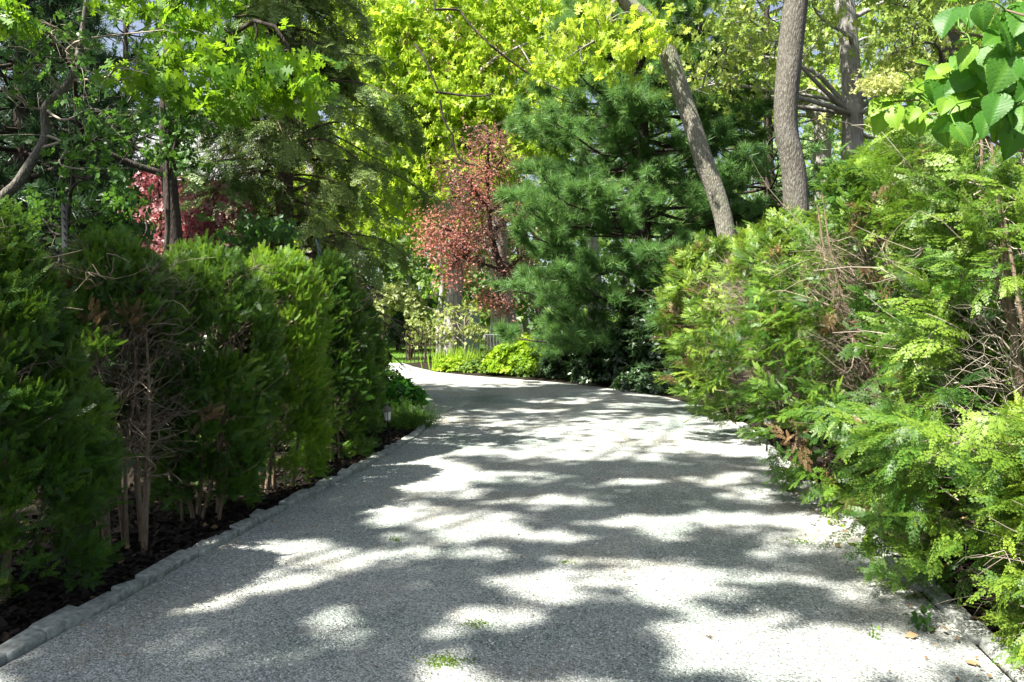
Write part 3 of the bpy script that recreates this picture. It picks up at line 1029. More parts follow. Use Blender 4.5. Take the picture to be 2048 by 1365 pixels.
# white pine between them
def white_pine(name, label, base, h, seed, z0, Lmax, per_tuft, size, mat, T, group=None, whorls=20, dens=1.0, keep=None):
    reseed(seed)
    bx, by = base
    t = thing(name, label, 'tree', (bx, by, 0), group)
    build('trunk', trunk_mesh([(bx, by, -.1), (bx + .05, by, h * .4), (bx - .05, by, h * .75), (bx, by, h)], [.24, .18, .10, .02], 12, .05, seed), M['bark_dark'], t, True)
    br, tufts, td = [], [], []
    zs = np.linspace(z0, h - .4, whorls) + rng.uniform(-.15, .15, whorls)
    for z in zs:
        L = Lmax * (1 - ((z - z0) / (h - z0)) ** 1.5) ** .8 * rng.uniform(.8, 1.1) + .3
        nb = 7 if L > 1 else 5
        a = np.arange(nb) / nb * 6.283 + rng.uniform(0, 6.28) + rng.normal(size=nb) * .15
        P0 = np.tile([bx, by, z], (nb, 1))
        ll = L * rng.uniform(.7, 1.12, nb)
        P1 = P0 + np.stack([np.cos(a) * ll, np.sin(a) * ll, ll * rng.uniform(-.08, .30, nb)], 1)
        c, P = limbs(P0, P1, .045 * L / Lmax + .012, .008, .05, 8, 5, -.06)
        br.append(c)
        # side shoots along the outer part of every branch
        m = int(11 * dens * max(.5, L / Lmax))
        u = rng.uniform(.28, 1.0, (nb, m))
        i = np.repeat(np.arange(nb), m)
        s0 = np.array([path_at(P[k], u[k]) for k in range(nb)]).reshape(-1, 3)
        bd = unit(P1 - P0)[i]
        side = np.cross(bd, [0, 0, 1.]) * np.where(rng.uniform(size=(len(i), 1)) < .5, -1, 1)
        sd = unit(bd * .8 + side * rng.uniform(.2, 1.1, (len(i), 1)) + np.array([0, 0, .22]) + rng.normal(size=(len(i), 3)) * .15)
        sl = (L * .30 * (1.25 - u.reshape(-1)) + .16) * rng.uniform(.7, 1.2, len(i))
        c, SP = limbs(s0, s0 + sd * sl[:, None], .009, .004, .06, 4, 3)
        br.append(c)
        for k in range(per_tuft):
            w = rng.uniform(.35, 1.0, len(i))
            w[: len(i) // 3] = 1.0
            pp = s0 + sd * (sl * w)[:, None] + rng.normal(size=(len(i), 3)) * .05
            tufts.append(pp)
            td.append(sd + np.array([0, 0, .35]) + rng.normal(size=(len(i), 3)) * .35)
    build('branches', br, M['bark_dark'], t, True)
    P = np.vstack(tufts)
    D = np.vstack(td)
    if keep is not None:
        k = keep(P)
        P, D = P[k], D[k]
    nz = Noise(seed, 1.1)
    tone = .38 + .16 * nz(P) + rng.normal(size=len(P)) * .17
    build('crown', scatter(T, P, D, rdir(len(P)), size * rng.uniform(.75, 1.25, len(P)), tone), mat, t)
    return t


white_pine('white_pine', 'large soft needled blue green white pine behind the leaning trunk', (3.35, 20.6), 13.0, 51, .9, 3.8, 11, .29, M['pine'], TUFT, whorls=27, dens=1.5)
GP = 'dark pines behind the house side hedge'
white_pine('dark_pine', 'dark pine at the corner of the view with sky gaps between its boughs', (-13.2, 19.0), 15, 52, 1.5, 4.4, 6, .32, M['pine_dark'], TUFT_B, GP, whorls=20, dens=.9)
white_pine('dark_pine', 'dark pine standing between the crooked trunk and the leafy oak', (-13.8, 24), 11.5, 53, 2.5, 3.6, 6, .32, M['pine_dark'], TUFT_B, GP, whorls=20, dens=.8)
white_pine('dark_pine', 'shorter dark pine right behind the crooked trunk', (-9.6, 15.6), 9.5, 56, 2.0, 2.8, 5, .30, M['pine_dark'], TUFT_B, GP, whorls=16, dens=.8)
white_pine('dark_pine', 'dark pine farther back beside the brick house', (-14.5, 30.0), 16, 54, 3.0, 3.2, 3, .28, M['pine_dark'], TUFT_B, GP, whorls=16, dens=.8)
white_pine('white_pine', 'paler pine far behind the thick straight trunk', (8.2, 25.5), 13, 55, .8, 3.6, 5, .26, M['pine'], TUFT_B, whorls=18, dens=.8, keep=lambda P: P[:, 2] < 7.2)


# spruce with dead lower twigs
def spruce(base, h, seed):
    reseed(seed)
    bx, by = base
    t = thing('spruce_tree', 'spruce with drooping pale tipped boughs above dead grey twigs', 'tree', (bx, by, 0))
    build('trunk', trunk_mesh([(bx, by, -.1), (bx, by, h * .35), (bx + .04, by, h * .7), (bx, by, h)], [.19, .15, .09, .02], 12, .06, seed), M['bark_spruce'], t, True)
    br, dead, pos, dr = [], [], [], []
    for z in np.arange(1.0, h - .5, .34):
        z += rng.uniform(-.08, .08)
        L = 3.0 * (1 - (z / h) ** 1.6) * rng.uniform(.75, 1.1) + .25
        if z > 7.4:
            L *= .45
        if z < 4.2:
            L *= .8
        nb = 6
        a = rng.uniform(0, 6.283) + np.arange(nb) / nb * 6.283 + rng.normal(size=nb) * .25
        P0 = np.tile([bx, by, z], (nb, 1))
        ll = L * rng.uniform(.65, 1.1, nb)
        P1 = P0 + np.stack([np.cos(a) * ll, np.sin(a) * ll, -ll * rng.uniform(.12, .38, nb)], 1)
        c, P = limbs(P0, P1, .028, .007, .05, 9, 5, .10)
        br.append(c)
        live = np.clip((z - 2.7) / 1.5, 0, 1)
        m = 19
        i = np.repeat(np.arange(nb), m)
        u = rng.uniform(.12, 1, (nb, m))
        s0 = np.array([path_at(P[k], u[k]) for k in range(nb)]).reshape(-1, 3)
        bd = unit(P1 - P0)[i]
        side = np.cross(bd, [0, 0, 1.]) * np.where(rng.uniform(size=(len(i), 1)) < .5, -1, 1)
        uu = u.reshape(-1)
        sd = unit(bd * .55 + side * rng.uniform(.4, 1.1, (len(i), 1)) + np.array([0, 0, -.35]) + rng.normal(size=(len(i), 3)) * .2)
        sl = rng.uniform(.3, .75, len(i)) * (1.15 - .5 * uu)
        alive = rng.uniform(size=len(i)) < live * (.35 + .9 * uu)
        dd = ~alive
        if dd.any():
            c, P2 = twigs(s0[dd], sd[dd], sl[dd] * 1.1, .007, .35, 5, .35, 3, rng.uniform(.0, .9, dd.sum()))
            dead.append(c)
            k = np.repeat(np.arange(dd.sum()), 3)
            c, _ = twigs(P2[k, rng.integers(1, 5, len(k))], sd[dd][k] + rng.normal(size=(len(k), 3)) * .7, rng.uniform(.12, .32, len(k)), .0042, .3, 3, .3, 3, rng.uniform(0, .8, len(k)))
            dead.append(c)
        if alive.any():
            for f in (0., .3, .6):
                q = s0[alive] + sd[alive] * (sl[alive] * f)[:, None] + rng.normal(size=(alive.sum(), 3)) * .03
                pos.append(q)
                dr.append(sd[alive] + rng.normal(size=q.shape) * .3)
    build('branches', br, M['bark_spruce'], t, True)
    build('dead_twigs', dead, M['twig'], t)
    P = np.vstack(pos)
    D = np.vstack(dr)
    n = len(P)
    build('crown', scatter(SPRUCE, P, D, np.tile([0, 0, 1.], (n, 1)) + rng.normal(size=(n, 3)) * .35, rng.uniform(.28, .5, n), np.clip(.33 + .28 * Noise(3, 1.3)(P) + rng.normal(size=n) * .15, 0, 1)), M['spruce'], t)


spruce((-4.05, 14.2), 11.5, 61)

# oak with sunlit leaves and ivy-grown trunk, hedge side
broad_tree('oak_tree', 'leafy oak with bright lobed leaves in front of the dark pines',
           [(-4.75, 11.2, -.1), (-4.72, 11.2, 2.2), (-4.85, 11.2, 4.4), (-4.6, 11.1, 7.0), (-4.4, 11, 9.5)], [.15, .105, .10, .09, .05],
           np.vstack([pix([(300, 30, 9), (350, 60, 9), (420, 30, 9.2), (460, 90, 9), (400, 120, 8.8), (330, 110, 8.9), (290, 150, 8.9), (480, 150, 8.8), (530, 140, 8.8), (570, 160, 8.7), (600, 190, 8.6), (540, 190, 8.7), (450, 200, 8.7), (420, 170, 8.8), (490, 190, 8.7), (570, 120, 8.9), (610, 160, 8.7), (440, 10, 9.3), (380, -20, 9.2), (500, 60, 9.2), (60, 5, 8.2), (250, 10, 9), (350, 170, 9)], 71, .10),
                      blob((-5.6, 9.0, 8.8), (1.8, 1.8, 1.2), 24, 71)]), M['bark_dark'], M['oak'], OAK_W, 16, .20, .15, 71, start=(.4, 1.0), limb_r=.05, tone0=.5)
# shaded saplings in front of the pines
GS = 'leafy saplings behind the dark hedge'
broad_tree('sapling', 'shaded leafy sapling climbing round the oak trunk', [(-4.5, 10.3, -.1), (-4.52, 10.3, 1.5), (-4.45, 10.3, 3.0), (-4.5, 10.3, 4.4)], [.05, .04, .03, .01],
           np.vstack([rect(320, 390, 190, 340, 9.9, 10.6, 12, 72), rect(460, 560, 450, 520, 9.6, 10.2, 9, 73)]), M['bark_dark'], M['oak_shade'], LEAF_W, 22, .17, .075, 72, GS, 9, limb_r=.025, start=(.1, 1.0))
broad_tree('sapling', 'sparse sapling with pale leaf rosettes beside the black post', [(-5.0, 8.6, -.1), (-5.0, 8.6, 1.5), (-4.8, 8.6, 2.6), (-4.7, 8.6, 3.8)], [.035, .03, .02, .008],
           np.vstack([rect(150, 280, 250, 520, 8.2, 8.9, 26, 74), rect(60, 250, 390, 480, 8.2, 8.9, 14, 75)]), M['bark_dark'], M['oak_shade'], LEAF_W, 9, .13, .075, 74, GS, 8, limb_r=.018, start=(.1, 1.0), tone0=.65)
# crooked small tree with bare pale branches
reseed(76)
t = thing('crooked_tree', 'crooked slender trunk with bare pale branches at the view edge', 'tree', (*G(-60, 900)[:1], 9.0, 0))
t.location = (-6.3, 9.0, 0)
tp = [(-6.35, 9.0, -.1), W(-25, 470, 9.0), W(40, 360, 9.0), W(88, 280, 9.0), W(92, 215, 9.0), W(140, 160, 9.0), W(165, 60, 9.1), W(180, -80, 9.1)]
build('trunk', trunk_mesh(tp, [.085, .06, .055, .048, .046, .038, .028, .012], 12, .06, 76), M['bark'], t, True)
ends = [((140, 160), (300, 150)), ((92, 215), (-40, 140)), ((80, 300), (250, 290)), ((150, 130), (330, 60)), ((160, 90), (20, 40)), ((88, 270), (170, 340)), ((120, 180), (0, 95)), ((150, 120), (110, 60)), ((92, 220), (200, 220))]
a = np.array([W(*p, 9.0) for p, q in ends])
b = np.array([W(*q, 8.4) for p, q in ends])
dn = path_at(np.array(tp), np.linspace(0, 1, 200))
a = dn[np.argmin(np.linalg.norm(a[:, None] - dn[None], axis=2), 1)]
c1, BP = limbs(a, b, .018, .005, .10, 8, 5)
k = np.repeat(np.arange(len(ends)), 9)
c2, BP2 = twigs(BP[k, rng.integers(2, 9, len(k))], (b - a)[k] + rng.normal(size=(len(k), 3)) * .8, rng.uniform(.3, .9, len(k)), .0045, .25, 5, .05)
build('branch_sprays', [c1, c2], M['twig_pale'], t)
q = BP2[rng.integers(0, len(k), 260), rng.integers(2, 6, 260)] + rng.normal(size=(260, 3)) * .06
build('leaves', scatter(LEAF_W, q, rdir(260), rdir(260), rng.uniform(.05, .09, 260), rng.uniform(.3, 1, 260)), M['oak_shade'], t)

# red maple and brick house seen through the trees
broad_tree('japanese_maple', 'low crimson Japanese maple glimpsed behind the leafy oak', [(-6.1, 12.9, -.1), (-6.1, 12.9, 1.2), (-6.0, 12.9, 2.2)], [.06, .05, .03],
           np.vstack([rect(285, 350, 360, 430, 12.4, 13.2, 9, 81), rect(370, 460, 385, 520, 12.3, 13.1, 22, 83), rect(240, 350, 470, 530, 12.3, 13.2, 16, 82)]), M['bark_dark'], M['redmaple'], MAPLE_W, 24, .17, .085, 81, start=(.2, 1), limb_r=.04)


def box_chunk(c, s):
    c = np.asarray(c, float)
    s = np.asarray(s, float) / 2
    V = np.array([[x, y, z] for x in (-1, 1) for y in (-1, 1) for z in (-1, 1)]) * s + c
    Fq = np.array([[0, 1, 3, 2], [4, 6, 7, 5], [0, 4, 5, 1], [2, 3, 7, 6], [0, 2, 6, 4], [1, 5, 7, 3]])
    return V, Fq, np.full(6, .5)


hx, hy = -16.1, 43.5
t = thing('brick_house', 'pink brick house with a grey roof glimpsed through the spruce', 'house', (hx, hy, 0))
build('wall', box_chunk((hx, hy, 4.2), (9.0, 7.0, 8.8)), M['brick'], t)
V = np.array([(hx - 5, hy - 4, 8.5), (hx + 5, hy - 4, 8.5), (hx + 5, hy + 4, 8.5), (hx - 5, hy + 4, 8.5), (hx - 5, hy, 12.2), (hx + 5, hy, 12.2)])
me = bpy.data.meshes.new('roof')
me.from_pydata([tuple(v - np.array([hx, hy, 0])) for v in V], [], [(0, 1, 5, 4), (2, 3, 4, 5), (0, 4, 3), (1, 2, 5), (0, 3, 2, 1)])
me.materials.append(M['roof'])
ro = bpy.data.objects.new('roof', me)
COL.objects.link(ro)
ro.parent = t
for wx in (-3.0, 0.2, 3.2):
    for wz in (2.0, 5.8):
        wo = build('window', box_chunk((hx + wx, hy - 3.53, wz), (1.1, .10, 1.5)), M['white'], t)
        build('pane', [box_chunk((hx + wx + sx, hy - 3.59, wz + sz), (.44, .03, .64)) for sx in (-.25, .25) for sz in (-.35, .35)], M['window'], wo)

# purple-leaf plum
plum_c = np.vstack([rect(930, 1010, 250, 350, 23.0, 24.5, 26, 84), rect(885, 1075, 320, 430, 22.6, 25, 66, 85), rect(930, 1060, 420, 560, 22.8, 25, 60, 86), rect(900, 960, 420, 520, 22.8, 24.5, 20, 87),
                    rect(985, 1050, 560, 620, 23, 24.5, 12, 88)])
plum_l = np.vstack([rect(838, 950, 420, 510, 22.4, 23.6, 44, 89), rect(880, 950, 490, 570, 22.6, 23.6, 26, 90), rect(960, 1010, 590, 640, 23, 24, 12, 92), rect(930, 975, 280, 420, 22.4, 23.2, 16, 93)])


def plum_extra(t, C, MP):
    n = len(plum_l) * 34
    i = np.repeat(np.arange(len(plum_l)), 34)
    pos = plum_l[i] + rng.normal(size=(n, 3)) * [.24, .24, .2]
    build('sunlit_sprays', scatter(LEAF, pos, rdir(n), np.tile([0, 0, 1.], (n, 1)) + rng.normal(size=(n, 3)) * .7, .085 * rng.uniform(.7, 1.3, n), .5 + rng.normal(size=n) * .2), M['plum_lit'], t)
    near = np.argmin(np.linalg.norm(plum_l[:, None] - C[None], axis=2), 1)
    c, _ = limbs(C[near], plum_l, .016, .004, .1, 5, 4)
    build('branch_sprays', c, M['bark_dark'], t)


broad_tree('purple_plum', 'purple leaved plum tree with sunlit red sprays and a dark forked trunk', [W(1105, 690, 24) * [1, 1, 0], W(1100, 670, 24), W(1062, 590, 24), W(1010, 545, 24), W(985, 480, 24), W(975, 380, 24)], [.17, .15, .13, .11, .08, .03],
           plum_c, M['bark_dark'], M['plum'], LEAF, 56, .27, .080, 84, start=(.3, 1), limb_r=.06, n_main=10, extra=plum_extra)

# spring-green maples behind
GM = 'tall spring green trees beyond the bend'


def seeds(t, C, MP):
    P = pix([(870, 10, 20), (905, 45, 20), (960, 80, 20), (1010, 60, 20), (880, 80, 20), (930, 60, 20), (1000, 95, 20), (1040, 110, 20), (865, 100, 20), (900, 135, 20), (1035, 150, 20), (850, 30, 20), (985, 130, 20), (820, 85, 20), (1055, 95, 20), (815, 60, 20)], 5, .12)
    n = len(P) * 26
    i = np.repeat(np.arange(len(P)), 26)
    build('seed_clusters', scatter(LEAF_NARROW, P[i] + rng.normal(size=(n, 3)) * [.10, .10, .16], rdir(n) + [0, 0, -1.2], rdir(n), rng.uniform(.05, .10, n), rng.uniform(0, 1, n)), M['seed'], t)  # brown seed clusters hanging in the maple, not leaves
    a = np.array([W(820, -60, 20.5), W(870, 20, 20), W(980, 90, 20), W(830, 90, 20.3), W(872, 185, 20), W(880, 200, 20), W(905, 270, 20)])
    b = np.array([W(870, 20, 20), W(980, 90, 20), W(1120, 180, 20), W(880, 190, 20), W(985, 188, 20), W(905, 270, 20), W(950, 330, 20)])
    c, BP = limbs(a, b, .035, .02, .08, 7, 5)
    k = np.repeat(np.arange(len(a)), 7)
    c2, _ = twigs(BP[k, rng.integers(1, 8, len(k))], (b - a)[k] + rng.normal(size=(len(k), 3)), rng.uniform(.4, 1.0, len(k)), .008, .25, 5)
    build('dark_branches', [c, c2], M['bark_dark'], t)


broad_tree('maple_tree', 'tall yellow green maple with pale forked trunk and brown seed clusters', [(-2.4, 31, -.1), W(918, 350, 31), W(880, 230, 31), W(905, 100, 31), W(890, -80, 31), W(900, -220, 31)], [.34, .26, .24, .2, .16, .08],
           np.vstack([rect(690, 1010, -20, 420, 29, 32, 170, 95, -.35, .8), rect(880, 1120, -20, 300, 29, 32, 70, 96, -.35, .8)]), M['bark_far'], M['maple'], MAPLE_W, 40, .55, .26, 95, GM, 14, start=(.35, 1), limb_r=.11, extra=seeds, tone0=.5)
broad_tree('maple_tree', 'broad fresh green maple filling the sky above the white pine', [(3.8, 36, -.1), (3.6, 36, 5), (3.2, 36, 10), (3.0, 36, 15)], [.35, .3, .25, .1],
           rect(980, 1330, -30, 330, 34, 38, 170, 97, -.35, .8), M['bark_far'], M['maple_g'], MAPLE_W, 40, .6, .28, 97, GM, 14, start=(.35, 1), limb_r=.11)
broad_tree('maple_tree', 'yellow green maple showing through gaps behind the spruce', [(-9.5, 36, -.1), (-9.2, 36, 5), (-9, 36, 10), (-9, 36, 14)], [.35, .3, .25, .1],
           np.vstack([rect(560, 860, 60, 520, 35, 38, 95, 98, -.2, .8)]), M['bark_far'], M['maple'], MAPLE_W, 34, .6, .28, 98, GM, 12, start=(.3, 1), limb_r=.1, tone0=.42)
broad_tree('ash_tree', 'big grey trunk at the lawn edge behind the plum tree', [W(1008, 690, 36) * [1, 1, 0], W(1006, 640, 36), W(1000, 560, 36), W(992, 440, 36), W(985, 250, 36), W(985, 50, 36)], [.78, .58, .48, .45, .38, .25],
           rect(860, 1120, -30, 260, 36, 39, 60, 99), M['bark_far'], M['maple_g'], MAPLE_W, 30, .6, .28, 99, GM, 9, start=(.55, 1), limb_r=.12, tsides=24)

# oaks in young leaf on the right
GO = 'young leaved oaks behind the thick trunk'
broad_tree('young_oak', 'grey ridged oak trunk with sparse golden young leaves', [W(1705, 780, 20) * [1, 1, 0], W(1705, 260, 20), W(1700, 120, 20), W(1690, 0, 20), W(1680, -150, 20)], [.34, .25, .23, .22, .18],
           np.vstack([rect(1380, 1560, 20, 200, 17, 19.5, 40, 101), rect(1600, 1980, -40, 200, 18, 23, 110, 102, -.6, .9)]), M['bark_far'], M['oak_pale'], MAPLE_W, 14, .42, .16, 101, GO, 16, start=(.3, 1), limb_r=.07, twig_n=4, tone0=.45)
broad_tree('young_oak', 'greener young oak with a pale leaning trunk farther back', [W(1640, 700, 27) * [1, 1, 0], W(1645, 290, 27), W(1640, 240, 27), W(1610, 180, 27), W(1600, 40, 27), W(1590, -120, 27)], [.34, .3, .27, .25, .2, .1],
           np.vstack([rect(1430, 2060, -120, 260, 25, 31, 150, 103, -.5, .8)]), M['bark_far'], M['maple_g'], MAPLE_W, 22, .5, .22, 103, GO, 14, start=(.4, 1), limb_r=.09, twig_n=3)
broad_tree('young_oak', 'oak with a reddish grey trunk behind the hydrangea leaves', [W(1895, 700, 18) * [1, 1, 0], W(1895, 200, 18), W(1900, 80, 18), W(1905, -80, 18)], [.28, .2, .19, .17],
           np.vstack([rect(1760, 2100, -60, 200, 16, 20, 60, 104, -.6, .9)]), M['bark'], M['oak_pale'], MAPLE_W, 14, .42, .15, 104, GO, 12, start=(.4, 1), limb_r=.06, twig_n=4, tone0=.4)
broad_tree('thin_tree', 'thin pale tree beside the arbor with a bare forked stem', [W(880, 690, 36) * [1, 1, 0], W(878, 640, 36), W(885, 575, 36), W(880, 500, 36), W(890, 420, 36)], [.16, .14, .12, .09, .04],
           rect(830, 960, 440, 640, 35, 38, 40, 105), M['bark_far'], M['maple_g'], MAPLE_W, 7, .4, .2, 105, None, 12, start=(.3, 1), limb_r=.05, twig_n=6, tone0=.35)
broad_tree('evergreen_shrub', 'dark rounded evergreen seen under the arbor', [W(795, 700, 40) * [1, 1, 0], W(795, 660, 40), W(795, 620, 40)], [.1, .08, .04],
           rect(780, 845, 600, 675, 39, 42, 70, 106), M['bark_dark'], M['pine_dark'], LEAF_W, 36, .35, .22, 106, None, 8, start=(.1, 1), limb_r=.04, cat='shrub')

# woods closing the distance
reseed(110)
ch, cl = [], []
nt_ = 70
ang = np.linspace(-1.0, 1.0, nt_) + rng.normal(size=nt_) * .01
Rr = rng.uniform(47, 62, nt_)
tx, ty = np.sin(ang) * Rr, np.cos(ang) * Rr
hts = rng.uniform(9, 15, nt_) * np.where(np.abs(tx) < 26, 1, .8)
P0 = np.stack([tx, ty, np.full(nt_, -.1)], 1)
c, TP = limbs(P0, P0 + np.stack([rng.normal(size=nt_), rng.normal(size=nt_), hts], 1), .22, .05, .02, 8, 7)
trunks = c
n = nt_ * 420
i = np.repeat(np.arange(nt_), 420)
u = rng.uniform(0, 1, n)
pos = np.array([tx[i], ty[i], hts[i] * (.05 + .98 * u)]).T + rng.normal(size=(n, 3)) * np.stack([np.full(n, 2.1), np.full(n, 2.0), np.full(n, .7)], 1)
pos[:, 2] = np.maximum(pos[:, 2], .1)
wt = rng.uniform(.2, .9, nt_)
tag(build('woods', [scatter(LEAF_W, pos, rdir(n), rdir(n), rng.uniform(.28, .55, n), wt[i] + rng.normal(size=n) * .15)], M['woods']),
    'mixed green woods beyond the lawn and the house', 'woods', kind='stuff')
tag(build('woods_trunks', trunks, M['bark_far']), 'grey trunks inside the woods beyond the lawn', 'woods', kind='stuff')


# ------------------------------------------------------------------ shrubs, flowers and ground cover
def shrub(name, label, base, r, h, seed, leaf, T, n, size, z0=.05, tilt=.8, shell=.55, up=.6, tone0=.45, n_stem=8, group=None, lump=.2, cat='shrub', dome=True):
    reseed(seed)
    bx, by = base
    t = thing(name, label, cat, (bx, by, 0), group)
    nz = Noise(seed, 3.0 / max(r[0], .3))
    d = rdir(n)
    d[:, 2] = np.abs(d[:, 2]) if dome else d[:, 2]
    rr = rng.uniform(shell, 1.0, n) ** .7 * (1 + lump * nz(d * 3))
    c = np.array([bx, by, z0 if dome else h / 2 + z0 / 2])
    ext = np.array([r[0], r[1], (h - z0) if dome else (h - z0) / 2])
    pos = c + d * rr[:, None] * ext
    dr = d + np.array([0, 0, up]) + rng.normal(size=(n, 3)) * .5
    build('leaves', scatter(T, pos, dr, d + np.array([0, 0, .6]) + rng.normal(size=(n, 3)) * tilt, size * rng.uniform(.65, 1.25, n), tone0 + .18 * nz(pos * 2) + rng.normal(size=n) * .16), leaf, t)
    P0 = np.tile([bx, by, -.02], (n_stem, 1)) + rng.normal(size=(n_stem, 3)) * [.06, .06, 0]
    e = c + rdir(n_stem) * ext * .7
    e[:, 2] = np.abs(e[:, 2] - c[2]) + max(.1, h * .4)
    cc, P = limbs(P0, e, .014, .004, .1, 5, 4)
    build('stems', cc, M['stem'], t)
    return t


# golden mound and its bed
b = G(1045, 752)
shrub('golden_shrub', 'bright yellow green rounded shrub beside the driveway bend', (W(1042, 700, 22.8)[0], 22.8), (.98, .9), .98, 121, M['mound'], LEAF_W, 4600, .068, .12, shell=.75, tone0=.55)
shrub('golden_shrub', 'low yellow perennial clump at the corner of the planting bed', (W(905, 735, 24.3)[0], 24.3), (.55, .5), .38, 122, M['mound'], LEAF_W, 1300, .06, .02, tone0=.6, cat='perennial')
GC = 'low perennials edging the planting bed'
for k, (px, py, Y, rx, hh, lab) in enumerate([(950, 742, 24.0, .55, .36, 'green leafy perennial between the yellow clump and the golden shrub'),
                                              (1000, 752, 23.0, .6, .38, 'dark leafy perennial directly in front of the golden shrub'),
                                              (1060, 757, 22.2, .6, .36, 'spreading perennial at the foot of the golden shrub on the shaded side'),
                                              (980, 715, 25.0, .45, .62, 'broad leaved perennial tucked behind the iris blades')]):
    shrub('perennial', lab, (W(px, py, Y)[0], Y), (rx, .5), hh, 123 + k, M['cover'], LEAF_W, 1100, .06, .02, tone0=.4, cat='perennial', group=GC)
# iris blades
reseed(130)
t = thing('iris_clump', 'clump of upright pale iris blades behind the yellow clump', 'perennial', (W(915, 710, 25.0)[0], 25.0, 0))
n = 260
p = np.array([W(915, 710, 25.0)[0], 25.0, 0]) + rng.normal(size=(n, 3)) * [.38, .25, 0]
SWORD = tpl([(-.025, 0, 0), (.025, 0, 0), (.028, .5, .03), (0, 1, .12), (-.028, .5, .03)], [[0, 1, 2, 3, 4]])
build('blades', scatter(SWORD, p, np.tile([0, 0, 1.], (n, 1)) + rng.normal(size=(n, 3)) * .22, rdir(n), rng.uniform(.45, .8, n), rng.uniform(.3, .9, n)), M['maple_g'], t)
build('flower_stalks', twigs(p[:14], np.tile([0, 0, 1.], (14, 1)) + rng.normal(size=(14, 3)) * .1, .85, .006, .05, 4)[0], M['blade'], t)
# bare slope of pale mulch behind the mound
reseed(131)
# dark rhododendrons under the pine
GD = 'dark glossy shrubs under the white pine'
for k, (px, Y, rx, hh, lab) in enumerate([(1130, 21.6, .75, .95, 'low dark glossy shrub beside the golden shrub'),
                                          (1200, 20.2, .85, 1.15, 'dark glossy shrub in the middle of the row under the pine'),
                                          (1270, 19.0, .95, 2.0, 'tall dark shrub under the lowest pine boughs'),
                                          (1335, 18.2, .9, 2.5, 'tallest dark shrub in deep shade next to the far cedar'),
                                          (1300, 17.6, .7, .6, 'small dark ground shrub at the shaded driveway edge')]):
    shrub('rhododendron', lab, (W(px, 700, Y)[0], Y), (rx, .8), hh, 140 + k, M['rhodo'], RHODO_W, 900, .14, .05, tone0=.4, group=GD, shell=.5)
# shrub at the end of the left hedge, its glossy neighbour and tufts
shrub('golden_shrub', 'small yellowish shrub peeping out past the end of the dark hedge', (W(746, 690, 15.0)[0], 15.0), (.26, .28), 1.3, 150, M['cover'], LEAF_W, 700, .08, .5, tone0=.75)
shrub('leafy_shrub', 'leafy green shrub between the last arborvitae and the glossy plant', (W(775, 760, 13.0)[0], 13.0), (.35, .35), .75, 151, M['oak_shade'], LEAF_W, 500, .08, .1, tone0=.4)
shrub('glossy_plant', 'broad leaved glossy green plant leaning over the driveway corner', (W(805, 800, 12.6)[0], 12.6), (.34, .3), .58, 152, M['glossy'], RHODO_W, 170, .16, .25, tone0=.4, shell=.4)
reseed(153)
t = thing('ornamental_grass', 'mound of fine arching grass at the kerb corner below the glossy plant', 'grass clump', (W(815, 850, 11.9)[0], 11.7, 0))
n = 1500
p = np.array([W(812, 850, 11.7)[0], 11.7, 0]) + rng.normal(size=(n, 3)) * [.17, .2, 0]
c, _ = twigs(p, np.tile([0, 0, 1.], (n, 1)) + rng.normal(size=(n, 3)) * [.5, .5, .2], rng.uniform(.25, .5, n), .0035, .25, 4, .45, 3, rng.uniform(.1, .9, n))
build('blades', c, M['blade'], t)
# understory behind the dark hedge
GU = 'shaded understory shrubs behind the dark hedge'
for k, (px, Y, rx, hh, lab) in enumerate([(60, 9.5, 1.1, 2.6, 'dark understory shrub below the crooked trunk'), (200, 10.5, .8, 2.1, 'dark understory shrub behind the black post'),
                                          (420, 12.4, .9, 2.0, 'dark understory shrub under the shaded sapling'), (680, 15.8, .9, 2.9, 'dark understory shrub right of the spruce trunk'),
                                          (668, 17.5, .6, 2.6, 'dark shrub between the spruce and the arbor')]):
    shrub('understory_shrub', lab, (W(px, 700, Y)[0], Y), (rx, .8), hh, 160 + k, M['rhodo'], LEAF_W, 1100, .13, .05, tone0=.4, group=GU, shell=.4)

# twiggy pale rose shrubs and arbor
t = thing('garden_arbor', 'rustic arched arbor at the lawn edge', 'arbor', (W(790, 700, 31)[0], 31, 0))
ax0, ax1 = W(762, 700, 31)[0], W(820, 700, 31)[0]
for xx in (ax0, ax1):
    for yy in (30.6, 31.4):
        build('post', trunk_mesh([(xx, yy, -.05), (xx, yy, 1.0), (xx, yy, 1.7)], [.05, .05, .05], 8), M['bark_dark'], t)
aa = np.linspace(0, math.pi, 16)
for yy in (30.6, 31.4):
    arc = np.stack([(ax0 + ax1) / 2 - np.cos(aa) * (ax1 - ax0) / 2, np.full(16, yy), 1.7 + np.sin(aa) * .6], 1)
    build('arch', strips(arc[None], np.full((1, 16), .03), 6), M['bark_dark'], t)
reseed(170)
t = thing('climbing_vine', 'pale flowering vine smothering the garden arbor', 'climber', (ax0, 30.9, 0))
n = 3400
a = rng.uniform(-.15, math.pi + .5, n)
cx = (ax0 + ax1) / 2
q = np.stack([cx - np.cos(a) * (.62 + rng.normal(size=n) * .16) + .25 * (a > 2), 31 + rng.normal(size=n) * .45, 1.75 + np.sin(a) * .68 + rng.normal(size=n) * .2], 1)
build('leaves', scatter(LEAF_W, q, rdir(n) + [0, 0, -.3], np.tile([0, 0, 1.], (n, 1)) + rng.normal(size=(n, 3)) * .8, rng.uniform(.08, .16, n), rng.uniform(.2, 1, n)), M['arbor_vine'], t)
